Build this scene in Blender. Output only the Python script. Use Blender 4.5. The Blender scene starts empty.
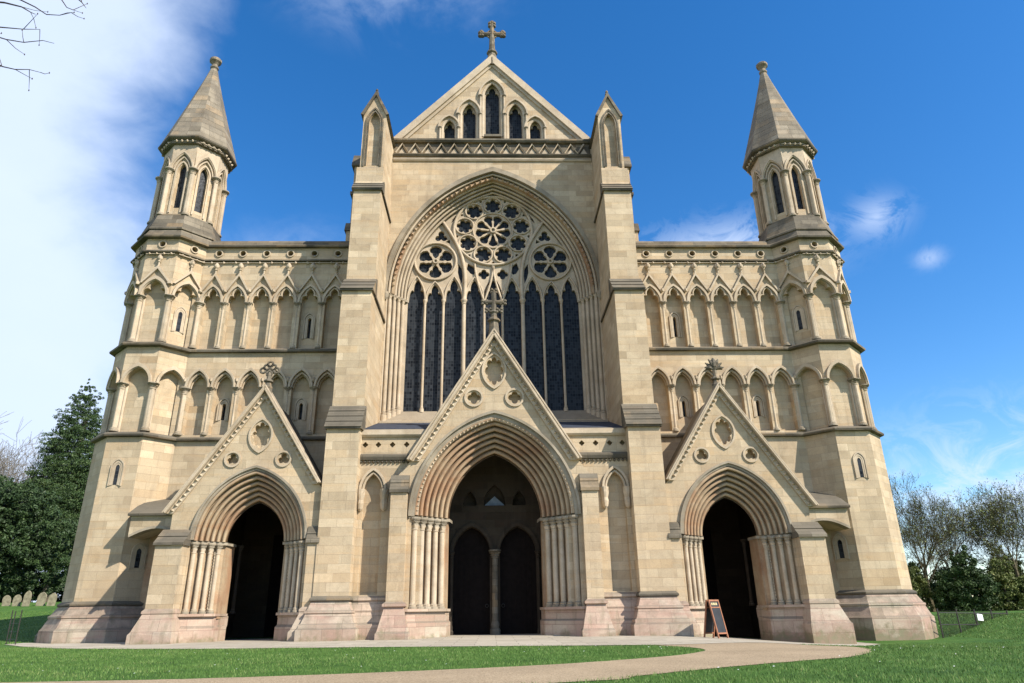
import bpy, math, random
import numpy as np
from mathutils import Vector, Matrix
from mathutils.geometry import tessellate_polygon

random.seed(7); RNG = np.random.default_rng(7)
SC = bpy.context.scene
COL = SC.collection
PI = math.pi

# ------------------------------------------------------------------ camera
YAW, PITCH, ROLL = 0.03263, 0.37606, -0.01595
fw = Vector((math.sin(YAW)*math.cos(PITCH), math.cos(YAW)*math.cos(PITCH), math.sin(PITCH)))
r0 = Vector((math.cos(YAW), -math.sin(YAW), 0)); u0 = r0.cross(fw)
rr = math.cos(ROLL)*r0 + math.sin(ROLL)*u0; uu = -math.sin(ROLL)*r0 + math.cos(ROLL)*u0
cd = bpy.data.cameras.new('camera'); cam = bpy.data.objects.new('camera', cd); COL.objects.link(cam)
M = Matrix((rr, uu, -fw)).transposed().to_4x4(); M.translation = Vector((-0.1086, -26.0, 0.717))
cam.matrix_world = M
cd.sensor_width = 36.0; cd.lens = 689.07/1024*36; cd.clip_start = .05; cd.clip_end = 5000
SC.camera = cam

# ------------------------------------------------------------------ light
SUN_AZ, SUN_EL = math.radians(54), math.radians(41)     # azimuth from the facade's normal towards +x
sv = Vector((math.sin(SUN_AZ)*math.cos(SUN_EL), -math.cos(SUN_AZ)*math.cos(SUN_EL), math.sin(SUN_EL)))
ld = bpy.data.lights.new('sun', 'SUN'); ld.energy = 5.0; ld.angle = math.radians(.53); ld.color = (1, .93, .82)
sun = bpy.data.objects.new('sun', ld); COL.objects.link(sun)
sun.rotation_euler = sv.to_track_quat('Z', 'Y').to_euler(); sun.location = sv*80

W = bpy.data.worlds.new('World'); SC.world = W; W.use_nodes = True
nt = W.node_tree; N = nt.nodes; L = nt.links
for n in list(N): N.remove(n)
def nd(t, tree=None, **k):
    n = (tree or nt).nodes.new(t)
    for a, b in k.items(): setattr(n, a, b)
    return n
out = nd('ShaderNodeOutputWorld'); bg = nd('ShaderNodeBackground'); bg.inputs[1].default_value = .09
sky = nd('ShaderNodeTexSky', sky_type='NISHITA', sun_disc=False)
sky.sun_elevation = SUN_EL; sky.sun_rotation = PI - SUN_AZ
sky.air_density = 1.0; sky.dust_density = .25; sky.ozone_density = 2.6
hs = nd('ShaderNodeHueSaturation'); hs.inputs['Saturation'].default_value = 1.35; hs.inputs['Hue'].default_value = .504; hs.inputs['Value'].default_value = 1.42
L.new(sky.outputs[0], hs.inputs['Color'])
tc = nd('ShaderNodeTexCoord')
def mth(op, a=None, b=None, c=None, clamp=False, tree=None):
    n = nd('ShaderNodeMath', tree, operation=op, use_clamp=clamp); t = (tree or nt)
    for i, v in enumerate((a, b, c)):
        if v is None: continue
        if hasattr(v, 'links'): t.links.new(v, n.inputs[i])
        else: n.inputs[i].default_value = v
    return n.outputs[0]
def dotv(vec, v):
    n = nd('ShaderNodeVectorMath', operation='DOT_PRODUCT'); L.new(vec, n.inputs[0]); n.inputs[1].default_value = v; return n.outputs['Value']
def smooth(x, a, b):
    n = nd('ShaderNodeMapRange', interpolation_type='SMOOTHSTEP'); L.new(x, n.inputs[0]); n.inputs[1].default_value = a; n.inputs[2].default_value = b; return n.outputs[0]
sep = nd('ShaderNodeSeparateXYZ'); L.new(tc.outputs['Generated'], sep.inputs[0])
dv = tc.outputs['Generated']
# cloud banks placed by compass direction, broken up by noise on the sky dome
nz = nd('ShaderNodeTexNoise'); nz.inputs['Scale'].default_value = 2.6; nz.inputs['Detail'].default_value = 9; nz.inputs['Roughness'].default_value = .52
mp = nd('ShaderNodeMapping'); mp.inputs['Scale'].default_value = (1.0, 1.0, 1.9); mp.inputs['Location'].default_value = (.3, .2, .1); L.new(dv, mp.inputs[0]); L.new(mp.outputs[0], nz.inputs['Vector'])
ns = nd('ShaderNodeTexNoise'); ns.inputs['Scale'].default_value = 9.5; ns.inputs['Detail'].default_value = 8; ns.inputs['Roughness'].default_value = .6; ns.inputs['Distortion'].default_value = .4
mp2 = nd('ShaderNodeMapping'); mp2.inputs['Scale'].default_value = (1.0, 1.0, 1.6); mp2.inputs['Rotation'].default_value = (0, .5, .3); L.new(dv, mp2.inputs[0]); L.new(mp2.outputs[0], ns.inputs['Vector'])
az = mth('ARCTAN2', sep.outputs[0], sep.outputs[1])      # 0 = straight over the building, negative = left
el = mth('ARCSINE', sep.outputs[2])
edge = mth('ADD', az, mth('MULTIPLY', mth('SUBTRACT', nz.outputs[0], .5), .42))
edge = mth('ADD', edge, mth('MULTIPLY', mth('SUBTRACT', ns.outputs[0], .5), .10))
tilt = mth('SUBTRACT', edge, mth('MULTIPLY', mth('SUBTRACT', 1.0, smooth(el, .22, .62)), .17))
bank = mth('SUBTRACT', 1.0, smooth(tilt, -.70, -.50))
bank = mth('MULTIPLY', bank, mth('ADD', .80, mth('MULTIPLY', nz.outputs[0], .3)), clamp=True)
nw = nd('ShaderNodeTexNoise'); nw.inputs['Scale'].default_value = 13; nw.inputs['Detail'].default_value = 10; nw.inputs['Roughness'].default_value = .66; nw.inputs['Distortion'].default_value = .9; L.new(mp2.outputs[0], nw.inputs['Vector'])
def wisp(azc, elc, raz, rel, amt, lo=.46, hi=.72):
    a = mth('DIVIDE', mth('SUBTRACT', az, azc), raz); b = mth('DIVIDE', mth('SUBTRACT', el, elc), rel)
    d = mth('SQRT', mth('ADD', mth('MULTIPLY', a, a), mth('MULTIPLY', b, b)))
    d = mth('ADD', d, mth('MULTIPLY', mth('SUBTRACT', nw.outputs[0], .5), 3.4))
    m = mth('SUBTRACT', 1.0, smooth(d, .0, 1.0))
    return mth('MULTIPLY', mth('MULTIPLY', m, smooth(mth('ADD', nw.outputs[0], mth('MULTIPLY', m, .1)), lo, hi)), amt)
def puff(azc, elc, raz, rel, amt, lo=.45, hi=.75):
    a = mth('DIVIDE', mth('SUBTRACT', az, azc), raz); b = mth('DIVIDE', mth('SUBTRACT', el, elc), rel)
    d = mth('SQRT', mth('ADD', mth('MULTIPLY', a, a), mth('MULTIPLY', b, b)))
    m = mth('SUBTRACT', 1.0, smooth(d, .15, 1.0))
    return mth('MULTIPLY', mth('MULTIPLY', m, smooth(mth('ADD', ns.outputs[0], mth('MULTIPLY', m, .15)), lo, hi)), amt)
ps = [wisp(.36, .465, .22, .075, .9, .38, .62), wisp(.582, .478, .075, .05, .8, .42, .74), wisp(.632, .412, .034, .024, .7, .42, .74), puff(-.30, .40, .2, .16, .45),
      wisp(.72, .11, .34, .13, .9, .32, .62), puff(-.22, .86, .35, .12, .3), puff(-.62, .12, .4, .16, .8, .3, .6)]
tot = bank
for p_ in ps: tot = mth('MAXIMUM', tot, p_)
mixc = nd('ShaderNodeMix', data_type='RGBA'); L.new(tot, mixc.inputs[0]); L.new(hs.outputs[0], mixc.inputs[6]); mixc.inputs[7].default_value = (5.3, 6.2, 7.9, 1)
L.new(mixc.outputs[2], bg.inputs[0]); L.new(bg.outputs[0], out.inputs[0])
vs = SC.view_settings
vs.view_transform = 'Standard'; vs.look = 'None'; vs.gamma = 1; vs.use_curve_mapping = False; vs.exposure = .79

# ------------------------------------------------------------------ materials
def mat(name):
    m = bpy.data.materials.new(name); m.use_nodes = True
    t = m.node_tree; b = t.nodes['Principled BSDF']; return m, t, b
def ramp(t, src, stops):
    r = t.nodes.new('ShaderNodeValToRGB'); e = r.color_ramp.elements
    e[0].position, e[0].color = stops[0][0], (*stops[0][1], 1); e[1].position, e[1].color = stops[-1][0], (*stops[-1][1], 1)
    for p, c in stops[1:-1]: x = e.new(p); x.color = (*c, 1)
    t.links.new(src, r.inputs[0]); return r.outputs[0]
def noise(t, vec, scale, det=6, rough=.55, dist=0):
    n = t.nodes.new('ShaderNodeTexNoise'); n.inputs['Scale'].default_value = scale; n.inputs['Detail'].default_value = det
    n.inputs['Roughness'].default_value = rough; n.inputs['Distortion'].default_value = dist
    if vec is not None: t.links.new(vec, n.inputs['Vector'])
    return n.outputs[0]
def mixrgb(t, fac, a, b, mode='MIX'):
    n = t.nodes.new('ShaderNodeMix'); n.data_type = 'RGBA'; n.blend_type = mode
    for s, v in ((0, fac), (6, a), (7, b)):
        if hasattr(v, 'links'): t.links.new(v, n.inputs[s])
        elif s == 0: n.inputs[0].default_value = v
        else: n.inputs[s].default_value = (*v, 1)
    return n.outputs[2]
def bump(t, b, h, strength, dist=.02, prev=None):
    n = t.nodes.new('ShaderNodeBump'); n.inputs['Strength'].default_value = strength; n.inputs['Distance'].default_value = dist
    t.links.new(h, n.inputs['Height'])
    if prev is not None: t.links.new(prev, n.inputs['Normal'])
    t.links.new(n.outputs[0], b.inputs['Normal']); return n.outputs[0]

def stone(name, c1, c2, mortar, stain, stain_amt=.35, bw=.78, bh=.29, grime=(.12, .10, .075), grime_amt=.25, bricks=True, warm=(.46, .30, .15), warm_amt=.35):
    m, t, b = mat(name)
    co = t.nodes.new('ShaderNodeTexCoord'); ob = co.outputs['Object']; uv = co.outputs['UV']
    if bricks:
        wob = t.nodes.new('ShaderNodeTexBrick')
        wob.inputs['Color1'].default_value = (*c1, 1); wob.inputs['Color2'].default_value = (*c2, 1); wob.inputs['Mortar'].default_value = (*mortar, 1)
        wob.inputs['Scale'].default_value = 1; wob.inputs['Mortar Size'].default_value = .008; wob.inputs['Mortar Smooth'].default_value = .6
        wob.inputs['Brick Width'].default_value = bw; wob.inputs['Row Height'].default_value = bh; wob.inputs['Bias'].default_value = 0
        wob.offset = .43; wob.squash = .8; wob.squash_frequency = 3
        t.links.new(uv, wob.inputs['Vector']); col = wob.outputs['Color']
        # second, larger lattice: blocks replaced over the years
        w2 = t.nodes.new('ShaderNodeTexBrick'); w2.offset = .37; w2.inputs['Scale'].default_value = 1
        w2.inputs['Color1'].default_value = (0, 0, 0, 1); w2.inputs['Color2'].default_value = (1, 1, 1, 1); w2.inputs['Mortar'].default_value = (.4, .4, .4, 1)
        w2.inputs['Mortar Size'].default_value = 0; w2.inputs['Brick Width'].default_value = bw*1.5; w2.inputs['Row Height'].default_value = bh
        t.links.new(uv, w2.inputs['Vector'])
        vr = t.nodes.new('ShaderNodeTexBrick'); vr.offset = .43; vr.squash = .8; vr.squash_frequency = 3; vr.inputs['Scale'].default_value = 1
        vr.inputs['Color1'].default_value = (0, 0, 0, 1); vr.inputs['Color2'].default_value = (1, 1, 1, 1); vr.inputs['Mortar'].default_value = (.5, .5, .5, 1); vr.inputs['Mortar Size'].default_value = 0
        vr.inputs['Brick Width'].default_value = bw; vr.inputs['Row Height'].default_value = bh; t.links.new(uv, vr.inputs['Vector'])
        wn = t.nodes.new('ShaderNodeTexWhiteNoise'); wn.noise_dimensions = '3D'; t.links.new(vr.outputs['Color'], wn.inputs['Vector'])
        col = mixrgb(t, .95, col, ramp(t, wn.outputs['Value'], [(0, (.76, .74, .71)), (.16, (.93, .92, .90)), (.8, (1.02, 1.02, 1.02)), (1, (1.16, 1.16, 1.15))]), 'MULTIPLY')
        pk = ramp(t, w2.outputs['Color'], [(.72, (0, 0, 0)), (.9, (1, 1, 1))])
        col = mixrgb(t, mth('MULTIPLY', pk, .28, tree=t), col, warm)
    else:
        col = ramp(t, noise(t, ob, 2.2, 5), [(.3, c1), (.7, c2)])
    st = ramp(t, noise(t, ob, .55, 8, .62, .6), [(.45, (0, 0, 0)), (.62, (1, 1, 1))])
    col = mixrgb(t, mth('MULTIPLY', st, stain_amt, tree=t), col, stain)
    # horizontal iron-stained beds of the stone
    mpp = t.nodes.new('ShaderNodeMapping'); mpp.inputs['Scale'].default_value = (.5, .5, 5.5); t.links.new(ob, mpp.inputs[0])
    wm = ramp(t, noise(t, mpp.outputs[0], 1.1, 6, .6, .4), [(.52, (0, 0, 0)), (.75, (1, 1, 1))])
    col = mixrgb(t, mth('MULTIPLY', wm, warm_amt, tree=t), col, warm)
    # rain streaks
    mps = t.nodes.new('ShaderNodeMapping'); mps.inputs['Scale'].default_value = (3.4, 3.4, .22); t.links.new(ob, mps.inputs[0])
    gs = ramp(t, noise(t, mps.outputs[0], 1.0, 7, .6, .2), [(.55, (0, 0, 0)), (.8, (1, 1, 1))])
    col = mixrgb(t, mth('MULTIPLY', gs, grime_amt, tree=t), col, grime)
    blot = noise(t, ob, 1.6, 9, .68, .8)
    col = mixrgb(t, .6, col, ramp(t, blot, [(.26, (.66, .635, .60)), (.46, (.96, .95, .94)), (.75, (1.18, 1.17, 1.14))]), 'MULTIPLY')
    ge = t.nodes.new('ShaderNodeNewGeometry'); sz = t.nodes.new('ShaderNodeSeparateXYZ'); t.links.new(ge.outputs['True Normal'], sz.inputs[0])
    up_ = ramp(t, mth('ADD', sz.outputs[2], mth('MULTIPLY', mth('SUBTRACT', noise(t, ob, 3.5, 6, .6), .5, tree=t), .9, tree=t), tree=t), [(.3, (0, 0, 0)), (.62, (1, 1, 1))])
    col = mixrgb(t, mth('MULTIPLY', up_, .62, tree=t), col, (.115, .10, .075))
    fine = noise(t, ob, 26, 4, .7)
    col = mixrgb(t, .35, col, ramp(t, fine, [(.25, (.55, .55, .55)), (.75, (1.25, 1.25, 1.25))]), 'MULTIPLY')
    t.links.new(col, b.inputs['Base Color']); b.inputs['Roughness'].default_value = .92; b.inputs['Specular IOR Level'].default_value = .2
    pv = bump(t, b, fine, .35, .012)
    if bricks:
        inv = mth('SUBTRACT', 1.0, wob.outputs['Fac'], tree=t)
        bump(t, b, inv, .5, .008, pv)
    return m

STONE = stone('limestone_ashlar', (.50, .405, .28), (.415, .33, .222), (.34, .27, .185), (.37, .28, .185), .55, grime_amt=.35, warm_amt=.45)
STONE_R = stone('limestone_moulding', (.51, .42, .31), (.41, .335, .24), (.36, .30, .19), (.31, .24, .16), .5, bricks=False, warm_amt=.25)
STONE_C = stone('weathered_capital_stone', (.36, .31, .235), (.25, .21, .155), (.3, .25, .18), (.15, .125, .09), .6, bricks=False, warm_amt=.15)
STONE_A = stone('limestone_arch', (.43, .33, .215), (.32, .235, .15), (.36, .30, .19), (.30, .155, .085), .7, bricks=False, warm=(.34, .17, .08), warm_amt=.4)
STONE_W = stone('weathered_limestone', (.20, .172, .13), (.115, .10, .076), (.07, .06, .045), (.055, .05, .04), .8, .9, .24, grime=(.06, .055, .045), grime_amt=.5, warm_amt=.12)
STONE_S = stone('spire_stone', (.27, .232, .175), (.19, .163, .122), (.11, .095, .07), (.11, .095, .075), .7, .62, .34, grime_amt=.4, warm_amt=.12)
def moss(m):
    t = m.node_tree; b = t.nodes['Principled BSDF']; src = b.inputs['Base Color'].links[0].from_socket
    co = t.nodes.new('ShaderNodeTexCoord'); sp_ = t.nodes.new('ShaderNodeSeparateXYZ'); t.links.new(co.outputs['Object'], sp_.inputs[0])
    n = noise(t, co.outputs['Object'], 2.4, 7, .65); h = mth('SUBTRACT', mth('MULTIPLY', n, 1.5, tree=t), mth('MULTIPLY', sp_.outputs[2], 1.1, tree=t), tree=t)
    f = ramp(t, h, [(.56, (0, 0, 0)), (.85, (1, 1, 1))])
    col = mixrgb(t, mth('MULTIPLY', f, .75, tree=t), src, ramp(t, noise(t, co.outputs['Object'], 5, 5), [(.4, (.15, .145, .075)), (.65, (.22, .15, .10))])); t.links.new(col, b.inputs['Base Color'])
STONE_P = stone('pinkish_plinth_stone', (.42, .325, .25), (.40, .345, .27), (.2, .155, .12), (.33, .205, .16), .55, .8, .36, grime=(.11, .115, .06), grime_amt=.65, warm=(.34, .205, .16), warm_amt=.75)

STONE_D = stone('painted_shade_stone', (.055, .043, .03), (.04, .03, .022), (.05, .04, .03), (.05, .04, .03), .5, warm=(.07, .045, .03))  # wall stone darkened: the shade inside the porches is put into its colour
moss(STONE_P)
def plain(name, c, rough=.7, spec=.3, metal=0, var=.25, scale=6):
    m, t, b = mat(name); co = t.nodes.new('ShaderNodeTexCoord')
    n = noise(t, co.outputs['Object'], scale, 5)
    t.links.new(ramp(t, n, [(.3, tuple(x*(1-var) for x in c)), (.7, tuple(min(1, x*(1+var)) for x in c))]), b.inputs['Base Color'])
    b.inputs['Roughness'].default_value = rough; b.inputs['Specular IOR Level'].default_value = spec; b.inputs['Metallic'].default_value = metal
    bump(t, b, n, .2, .01); return m
LEAD = plain('lead_sheet', (.035, .042, .06), .75, .15)
DARKWOOD = plain('dark_oak', (.010, .007, .006), .8, .1)
REDWOOD = plain('varnished_frame', (.27, .115, .06), .6, .3)
SLATE = plain('chalkboard', (.022, .024, .028), .6, .3)
CREAM = plain('cream_lettering', (.5, .42, .22), .6)
IRON = plain('painted_iron', (.03, .026, .022), .6, .4)
PAPER = plain('white_paper', (.75, .75, .76), .6, .3, 0, .04)
PALE = plain('painted_reflection', (.17, .21, .26), .5, .3)  # blue-grey tone of the painted reflection over the twin doors
BARK = plain('bark', (.10, .085, .065), .95, .1, 0, .4, 9)
BARKP = plain('pale_bark', (.20, .175, .14), .95, .1, 0, .35, 9)
BARKO = plain('olive_bark', (.115, .10, .06), .95, .1, 0, .35, 9)
TWIG = plain('twig_bark', (.075, .055, .05), .9, .1)
GRAVE = plain('grave_stone', (.21, .19, .13), .95, .1, 0, .35, 5)

def glass_mat():
    m, t, b = mat('leaded_glass'); co = t.nodes.new('ShaderNodeTexCoord')
    br = t.nodes.new('ShaderNodeTexBrick'); br.offset = 0; br.inputs['Scale'].default_value = 1
    br.inputs['Brick Width'].default_value = .11; br.inputs['Row Height'].default_value = .14; br.inputs['Mortar Size'].default_value = .009
    br.inputs['Color1'].default_value = (.005, .006, .008, 1); br.inputs['Color2'].default_value = (.034, .039, .045, 1); br.inputs['Mortar'].default_value = (.04, .042, .045, 1)
    t.links.new(co.outputs['UV'], br.inputs['Vector']); t.links.new(br.outputs['Color'], b.inputs['Base Color'])
    b.inputs['Roughness'].default_value = .28; b.inputs['Specular IOR Level'].default_value = .10
    n = noise(t, co.outputs['UV'], 9, 2); bump(t, b, n, .25, .02); return m
GLASS = glass_mat()

def grass_mat():
    m, t, b = mat('lawn_grass'); co = t.nodes.new('ShaderNodeTexCoord'); ob = co.outputs['Object']
    c = ramp(t, noise(t, ob, .9, 8, .6), [(.3, (.035, .085, .016)), (.5, (.055, .125, .022)), (.7, (.085, .155, .035))])
    c = mixrgb(t, .6, c, ramp(t, noise(t, ob, 60, 3, .8), [(.25, (.35, .4, .3)), (.75, (1.4, 1.35, 1.2))]), 'MULTIPLY')
    t.links.new(c, b.inputs['Base Color']); b.inputs['Roughness'].default_value = .9; b.inputs['Specular IOR Level'].default_value = .15
    bump(t, b, noise(t, ob, 45, 4, .8), .8, .04); return m
LAWN = grass_mat()
def blade_mat():
    m, t, b = mat('grass_blades'); at = t.nodes.new('ShaderNodeAttribute'); at.attribute_name = 'tint'; at.attribute_type = 'GEOMETRY'
    c = ramp(t, at.outputs['Fac'], [(0, (.045, .10, .016)), (.6, (.095, .175, .034)), (1, (.19, .22, .08))])
    t.links.new(c, b.inputs['Base Color']); b.inputs['Roughness'].default_value = .65; b.inputs['Specular IOR Level'].default_value = .25; return m
BLADE = blade_mat()
def gravel_mat(name, a, b_, c, sc=70):
    m, t, b = mat(name); co = t.nodes.new('ShaderNodeTexCoord'); ob = co.outputs['Object']
    v = t.nodes.new('ShaderNodeTexVoronoi'); v.inputs['Scale'].default_value = sc; t.links.new(ob, v.inputs['Vector'])
    s = t.nodes.new('ShaderNodeSeparateColor'); t.links.new(v.outputs['Color'], s.inputs[0])
    col = ramp(t, s.outputs[0], [(0, a), (.5, b_), (1, c)])
    col = mixrgb(t, .5, col, ramp(t, noise(t, ob, .8, 7), [(.3, (.7, .7, .7)), (.7, (1.15, 1.15, 1.15))]), 'MULTIPLY')
    t.links.new(col, b.inputs['Base Color']); b.inputs['Roughness'].default_value = .95; b.inputs['Specular IOR Level'].default_value = .1
    bump(t, b, v.outputs['Distance'], .5, .01); return m
GRAVEL = gravel_mat('pinkish_gravel', (.20, .15, .095), (.28, .215, .14), (.36, .285, .195))
def paving_mat():
    m, t, b = mat('stone_paving'); co = t.nodes.new('ShaderNodeTexCoord'); ob = co.outputs['Object']
    br = t.nodes.new('ShaderNodeTexBrick'); br.inputs['Scale'].default_value = 1; br.inputs['Brick Width'].default_value = 1.1; br.inputs['Row Height'].default_value = .75
    br.inputs['Mortar Size'].default_value = .012; br.inputs['Color1'].default_value = (.27, .235, .18, 1); br.inputs['Color2'].default_value = (.34, .30, .235, 1); br.inputs['Mortar'].default_value = (.15, .13, .10, 1)
    t.links.new(ob, br.inputs['Vector'])
    col = mixrgb(t, .6, br.outputs['Color'], ramp(t, noise(t, ob, 1.7, 8, .65), [(.3, (.75, .75, .75)), (.7, (1.15, 1.15, 1.15))]), 'MULTIPLY')
    t.links.new(col, b.inputs['Base Color']); b.inputs['Roughness'].default_value = .9
    bump(t, b, noise(t, ob, 30, 5, .7), .3, .01); return m
PAVING = paving_mat()
def leaf_mat(name, a, b_, c):
    m, t, b = mat(name); at = t.nodes.new('ShaderNodeAttribute'); at.attribute_name = 'tint'
    t.links.new(ramp(t, at.outputs['Fac'], [(0, a), (.6, b_), (1, c)]), b.inputs['Base Color'])
    b.inputs['Roughness'].default_value = .6; b.inputs['Specular IOR Level'].default_value = .3; return m
LEAF_D = leaf_mat('dark_evergreen_leaf', (.018, .035, .012), (.035, .065, .02), (.07, .11, .035))
LEAF_C = leaf_mat('conifer_leaf', (.022, .045, .012), (.045, .08, .022), (.09, .125, .035))
LEAF_Y = leaf_mat('spring_leaf', (.07, .09, .022), (.13, .155, .04), (.22, .22, .08))

# ------------------------------------------------------------------ mesh helpers
class Frame:
    """local (u along the face, o outward, z up) -> world; S mirrors in x"""
    def __init__(s, x, y, phi=0.0, S=1, k=1.0, dz=0.0):
        s.k, s.dz = k, dz; s.x, s.y, s.S = x, y, S; s.n = (math.sin(phi), -math.cos(phi)); s.t = (math.cos(phi), math.sin(phi))
    def __call__(s, u, o, z): u, o, z = u*s.k, o*s.k, z*s.k+s.dz; return (s.S*(s.x+u*s.t[0]+o*s.n[0]), s.y+u*s.t[1]+o*s.n[1], z)
    def at(s, u, o=0):
        f = Frame(0, 0); f.x = s.x+u*s.t[0]+o*s.n[0]; f.y = s.y+u*s.t[1]+o*s.n[1]; f.S = s.S; f.n = s.n; f.t = s.t; return f

class MB:
    def __init__(s, F): s.F = F; s.v = []; s.f = []
    def pt(s, u, o, z): s.v.append(s.F(u, o, z)); return len(s.v)-1
    def box(s, u0, u1, o0, o1, z0, z1):
        i = [s.pt(u, o, z) for z in (z0, z1) for (u, o) in ((u0, o1), (u1, o1), (u1, o0), (u0, o0))]
        s.f += [(i[0], i[1], i[5], i[4]), (i[1], i[2], i[6], i[5]), (i[2], i[3], i[7], i[6]), (i[3], i[0], i[4], i[7]), (i[4], i[5], i[6], i[7]), (i[3], i[2], i[1], i[0])]
        return s
    def prism(s, outline, o0, o1, holes=(), back=False):
        """(u,z) outline with holes, front at o1, depth back to o0"""
        loops = [list(outline)]+[list(h) for h in holes]
        tris = tessellate_polygon([[Vector((a, b, 0)) for a, b in lp] for lp in loops])
        flat = [p for lp in loops for p in lp]
        fr = [s.pt(a, o1, b) for a, b in flat]; bk = [s.pt(a, o0, b) for a, b in flat]
        for t in tris:
            s.f.append(tuple(fr[k] for k in t))
            if back: s.f.append(tuple(bk[k] for k in reversed(t)))
        k = 0
        for lp in loops:
            n = len(lp)
            for i in range(n):
                a, b = k+i, k+(i+1) % n; s.f.append((fr[a], bk[a], bk[b], fr[b]))
            k += n
        return s
    def side(s, prof, u0, u1, caps=True):
        """(o,z) side profile extruded along u"""
        A = [s.pt(u0, o, z) for o, z in prof]; B = [s.pt(u1, o, z) for o, z in prof]; n = len(prof)
        for i in range(n): j = (i+1) % n; s.f.append((A[i], B[i], B[j], A[j]))
        if caps:
            for t in tessellate_polygon([[Vector((o, z, 0)) for o, z in prof]]):
                s.f.append(tuple(A[k] for k in t)); s.f.append(tuple(B[k] for k in t))
        return s
    def loft(s, rows, close=False):
        R = [[s.pt(*p) for p in row] for row in rows]
        for a, b in zip(R, R[1:]):
            n = len(a)
            for i in range(n if close else n-1):
                j = (i+1) % n; s.f.append((a[i], a[j], b[j], b[i]))
        return s
    def tube(s, pts, r, k=6, caps=True):
        """round bar along points (u,o,z)"""
        P = [Vector(p) for p in pts]; rows = []
        for i, p in enumerate(P):
            d = (P[min(i+1, len(P)-1)]-P[max(i-1, 0)]).normalized()
            a = Vector((0, 1, 0)) if abs(d.y) < .8 else Vector((1, 0, 0))
            x = d.cross(a).normalized(); y = d.cross(x); ri = r[i] if isinstance(r, (list, tuple)) else r
            rows.append([tuple(p+ri*(math.cos(2*PI*q/k)*x+math.sin(2*PI*q/k)*y)) for q in range(k)])
        b = len(s.v); s.loft(rows, True)
        if caps: s.f.append(tuple(range(b, b+k))); e = len(s.v); s.f.append(tuple(range(e-k, e)))
        return s
    def lathe(s, u, o, prof, k=12, flute=0.0, lob=4, ph=0.0):
        """(r,z[,flute]) profile round the vertical through (u,o)"""
        rows = []
        for q in prof:
            r, z = q[0], q[1]; fl = q[2] if len(q) > 2 else flute
            rows.append([(u+r*(1+fl*math.cos(lob*2*PI*i/k))*math.cos(2*PI*i/k+ph), o+r*(1+fl*math.cos(lob*2*PI*i/k))*math.sin(2*PI*i/k+ph), z) for i in range(k)])
        b = len(s.v); s.loft(rows, True); s.f.append(tuple(range(b, b+k))); e = len(s.v); s.f.append(tuple(range(e-k, e))); return s
    def ring(s, pts_out, pts_in, o0, o1):
        """band between two open polylines, front face and both edges"""
        return s.loft([[(a, o0, b) for a, b in pts_out], [(a, o1, b) for a, b in pts_out], [(a, o1, b) for a, b in pts_in], [(a, o0, b) for a, b in pts_in]])
    def build(s, name, m, parent=None, smooth=False, **props):
        me = bpy.data.meshes.new(name); me.from_pydata(s.v, [], s.f); me.update(); uvmap(me)
        me.materials.append(m)
        if smooth: me.polygons.foreach_set('use_smooth', [True]*len(me.polygons))
        o = bpy.data.objects.new(name, me); COL.objects.link(o)
        if parent is not None: o.parent = parent
        for k_, v_ in props.items(): o[k_] = v_
        return o

def uvmap(me):
    n = len(me.loops)
    if not n: return
    co = np.empty(len(me.vertices)*3); me.vertices.foreach_get('co', co); co = co.reshape(-1, 3)
    vi = np.empty(n, int); me.loops.foreach_get('vertex_index', vi)
    pn = np.empty(len(me.polygons)*3); me.polygons.foreach_get('normal', pn); pn = pn.reshape(-1, 3)
    lt = np.empty(len(me.polygons), int); me.polygons.foreach_get('loop_total', lt)
    nn = np.repeat(pn, lt, axis=0); p = co[vi]
    h = np.hypot(nn[:, 0], nn[:, 1]); flat = h < .35; h[h < 1e-6] = 1
    tx, ty = -nn[:, 1]/h, nn[:, 0]/h
    neg = tx < -1e-3; tx[neg] *= -1; ty[neg] *= -1
    u = np.where(flat, p[:, 0], p[:, 0]*tx+p[:, 1]*ty); v = np.where(flat, p[:, 1], p[:, 2])
    uv = me.uv_layers.new(name='UVMap'); uv.data.foreach_set('uv', np.stack([u, v], 1).ravel())

def empty(name, loc=(0, 0, 0), parent=None, **props):
    o = bpy.data.objects.new(name, None); COL.objects.link(o); o.location = loc; o.empty_display_size = .3
    if parent is not None: o.parent = parent
    for k, v in props.items(): o[k] = v
    return o

# outlines ---------------------------------------------------------
def arch(a, h, n=14, uc=0, z=0):
    R = (a*a+h*h)/(2*a); cx = R-a; t1 = math.acos(max(-1, min(1, -cx/R)))
    P = [(cx+R*math.cos(PI+(t1-PI)*i/n), R*math.sin(PI+(t1-PI)*i/n)) for i in range(n+1)]
    P = P+[(-x, y) for x, y in reversed(P[:-1])]
    return [(uc+x, z+y) for x, y in P]
TREF = [(-1, 0), (-1.0, .2), (-.93, .36), (-.78, .47), (-.6, .5), (-.46, .47), (-.5, .6), (-.44, .76), (-.26, .9)]
def trefoil(a, h, uc=0, z=0):
    P = TREF+[(0, 1)]+[(-x, y) for x, y in reversed(TREF)]
    return [(uc+x*a, z+y*h) for x, y in P]
def hole(head, z0): return [(head[0][0], z0)]+list(head)+[(head[-1][0], z0)]
def foil(uc, zc, n, R, rl, rot=PI/2, k=8, sx=1, sz=1):
    d = R-rl; P = []
    for j in range(n*k):
        th = rot-PI/n+2*PI*j/(n*k); best = .0
        for q in range(n):
            c = rot+2*PI*q/n; b = d*math.cos(th-c); D = b*b-d*d+rl*rl
            if D >= 0: best = max(best, b+math.sqrt(D))
        P.append((uc+sx*best*math.cos(th), zc+sz*best*math.sin(th)))
    return P
def circ(uc, zc, r, n=20): return [(uc+r*math.cos(2*PI*i/n), zc+r*math.sin(2*PI*i/n)) for i in range(n)]
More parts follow.
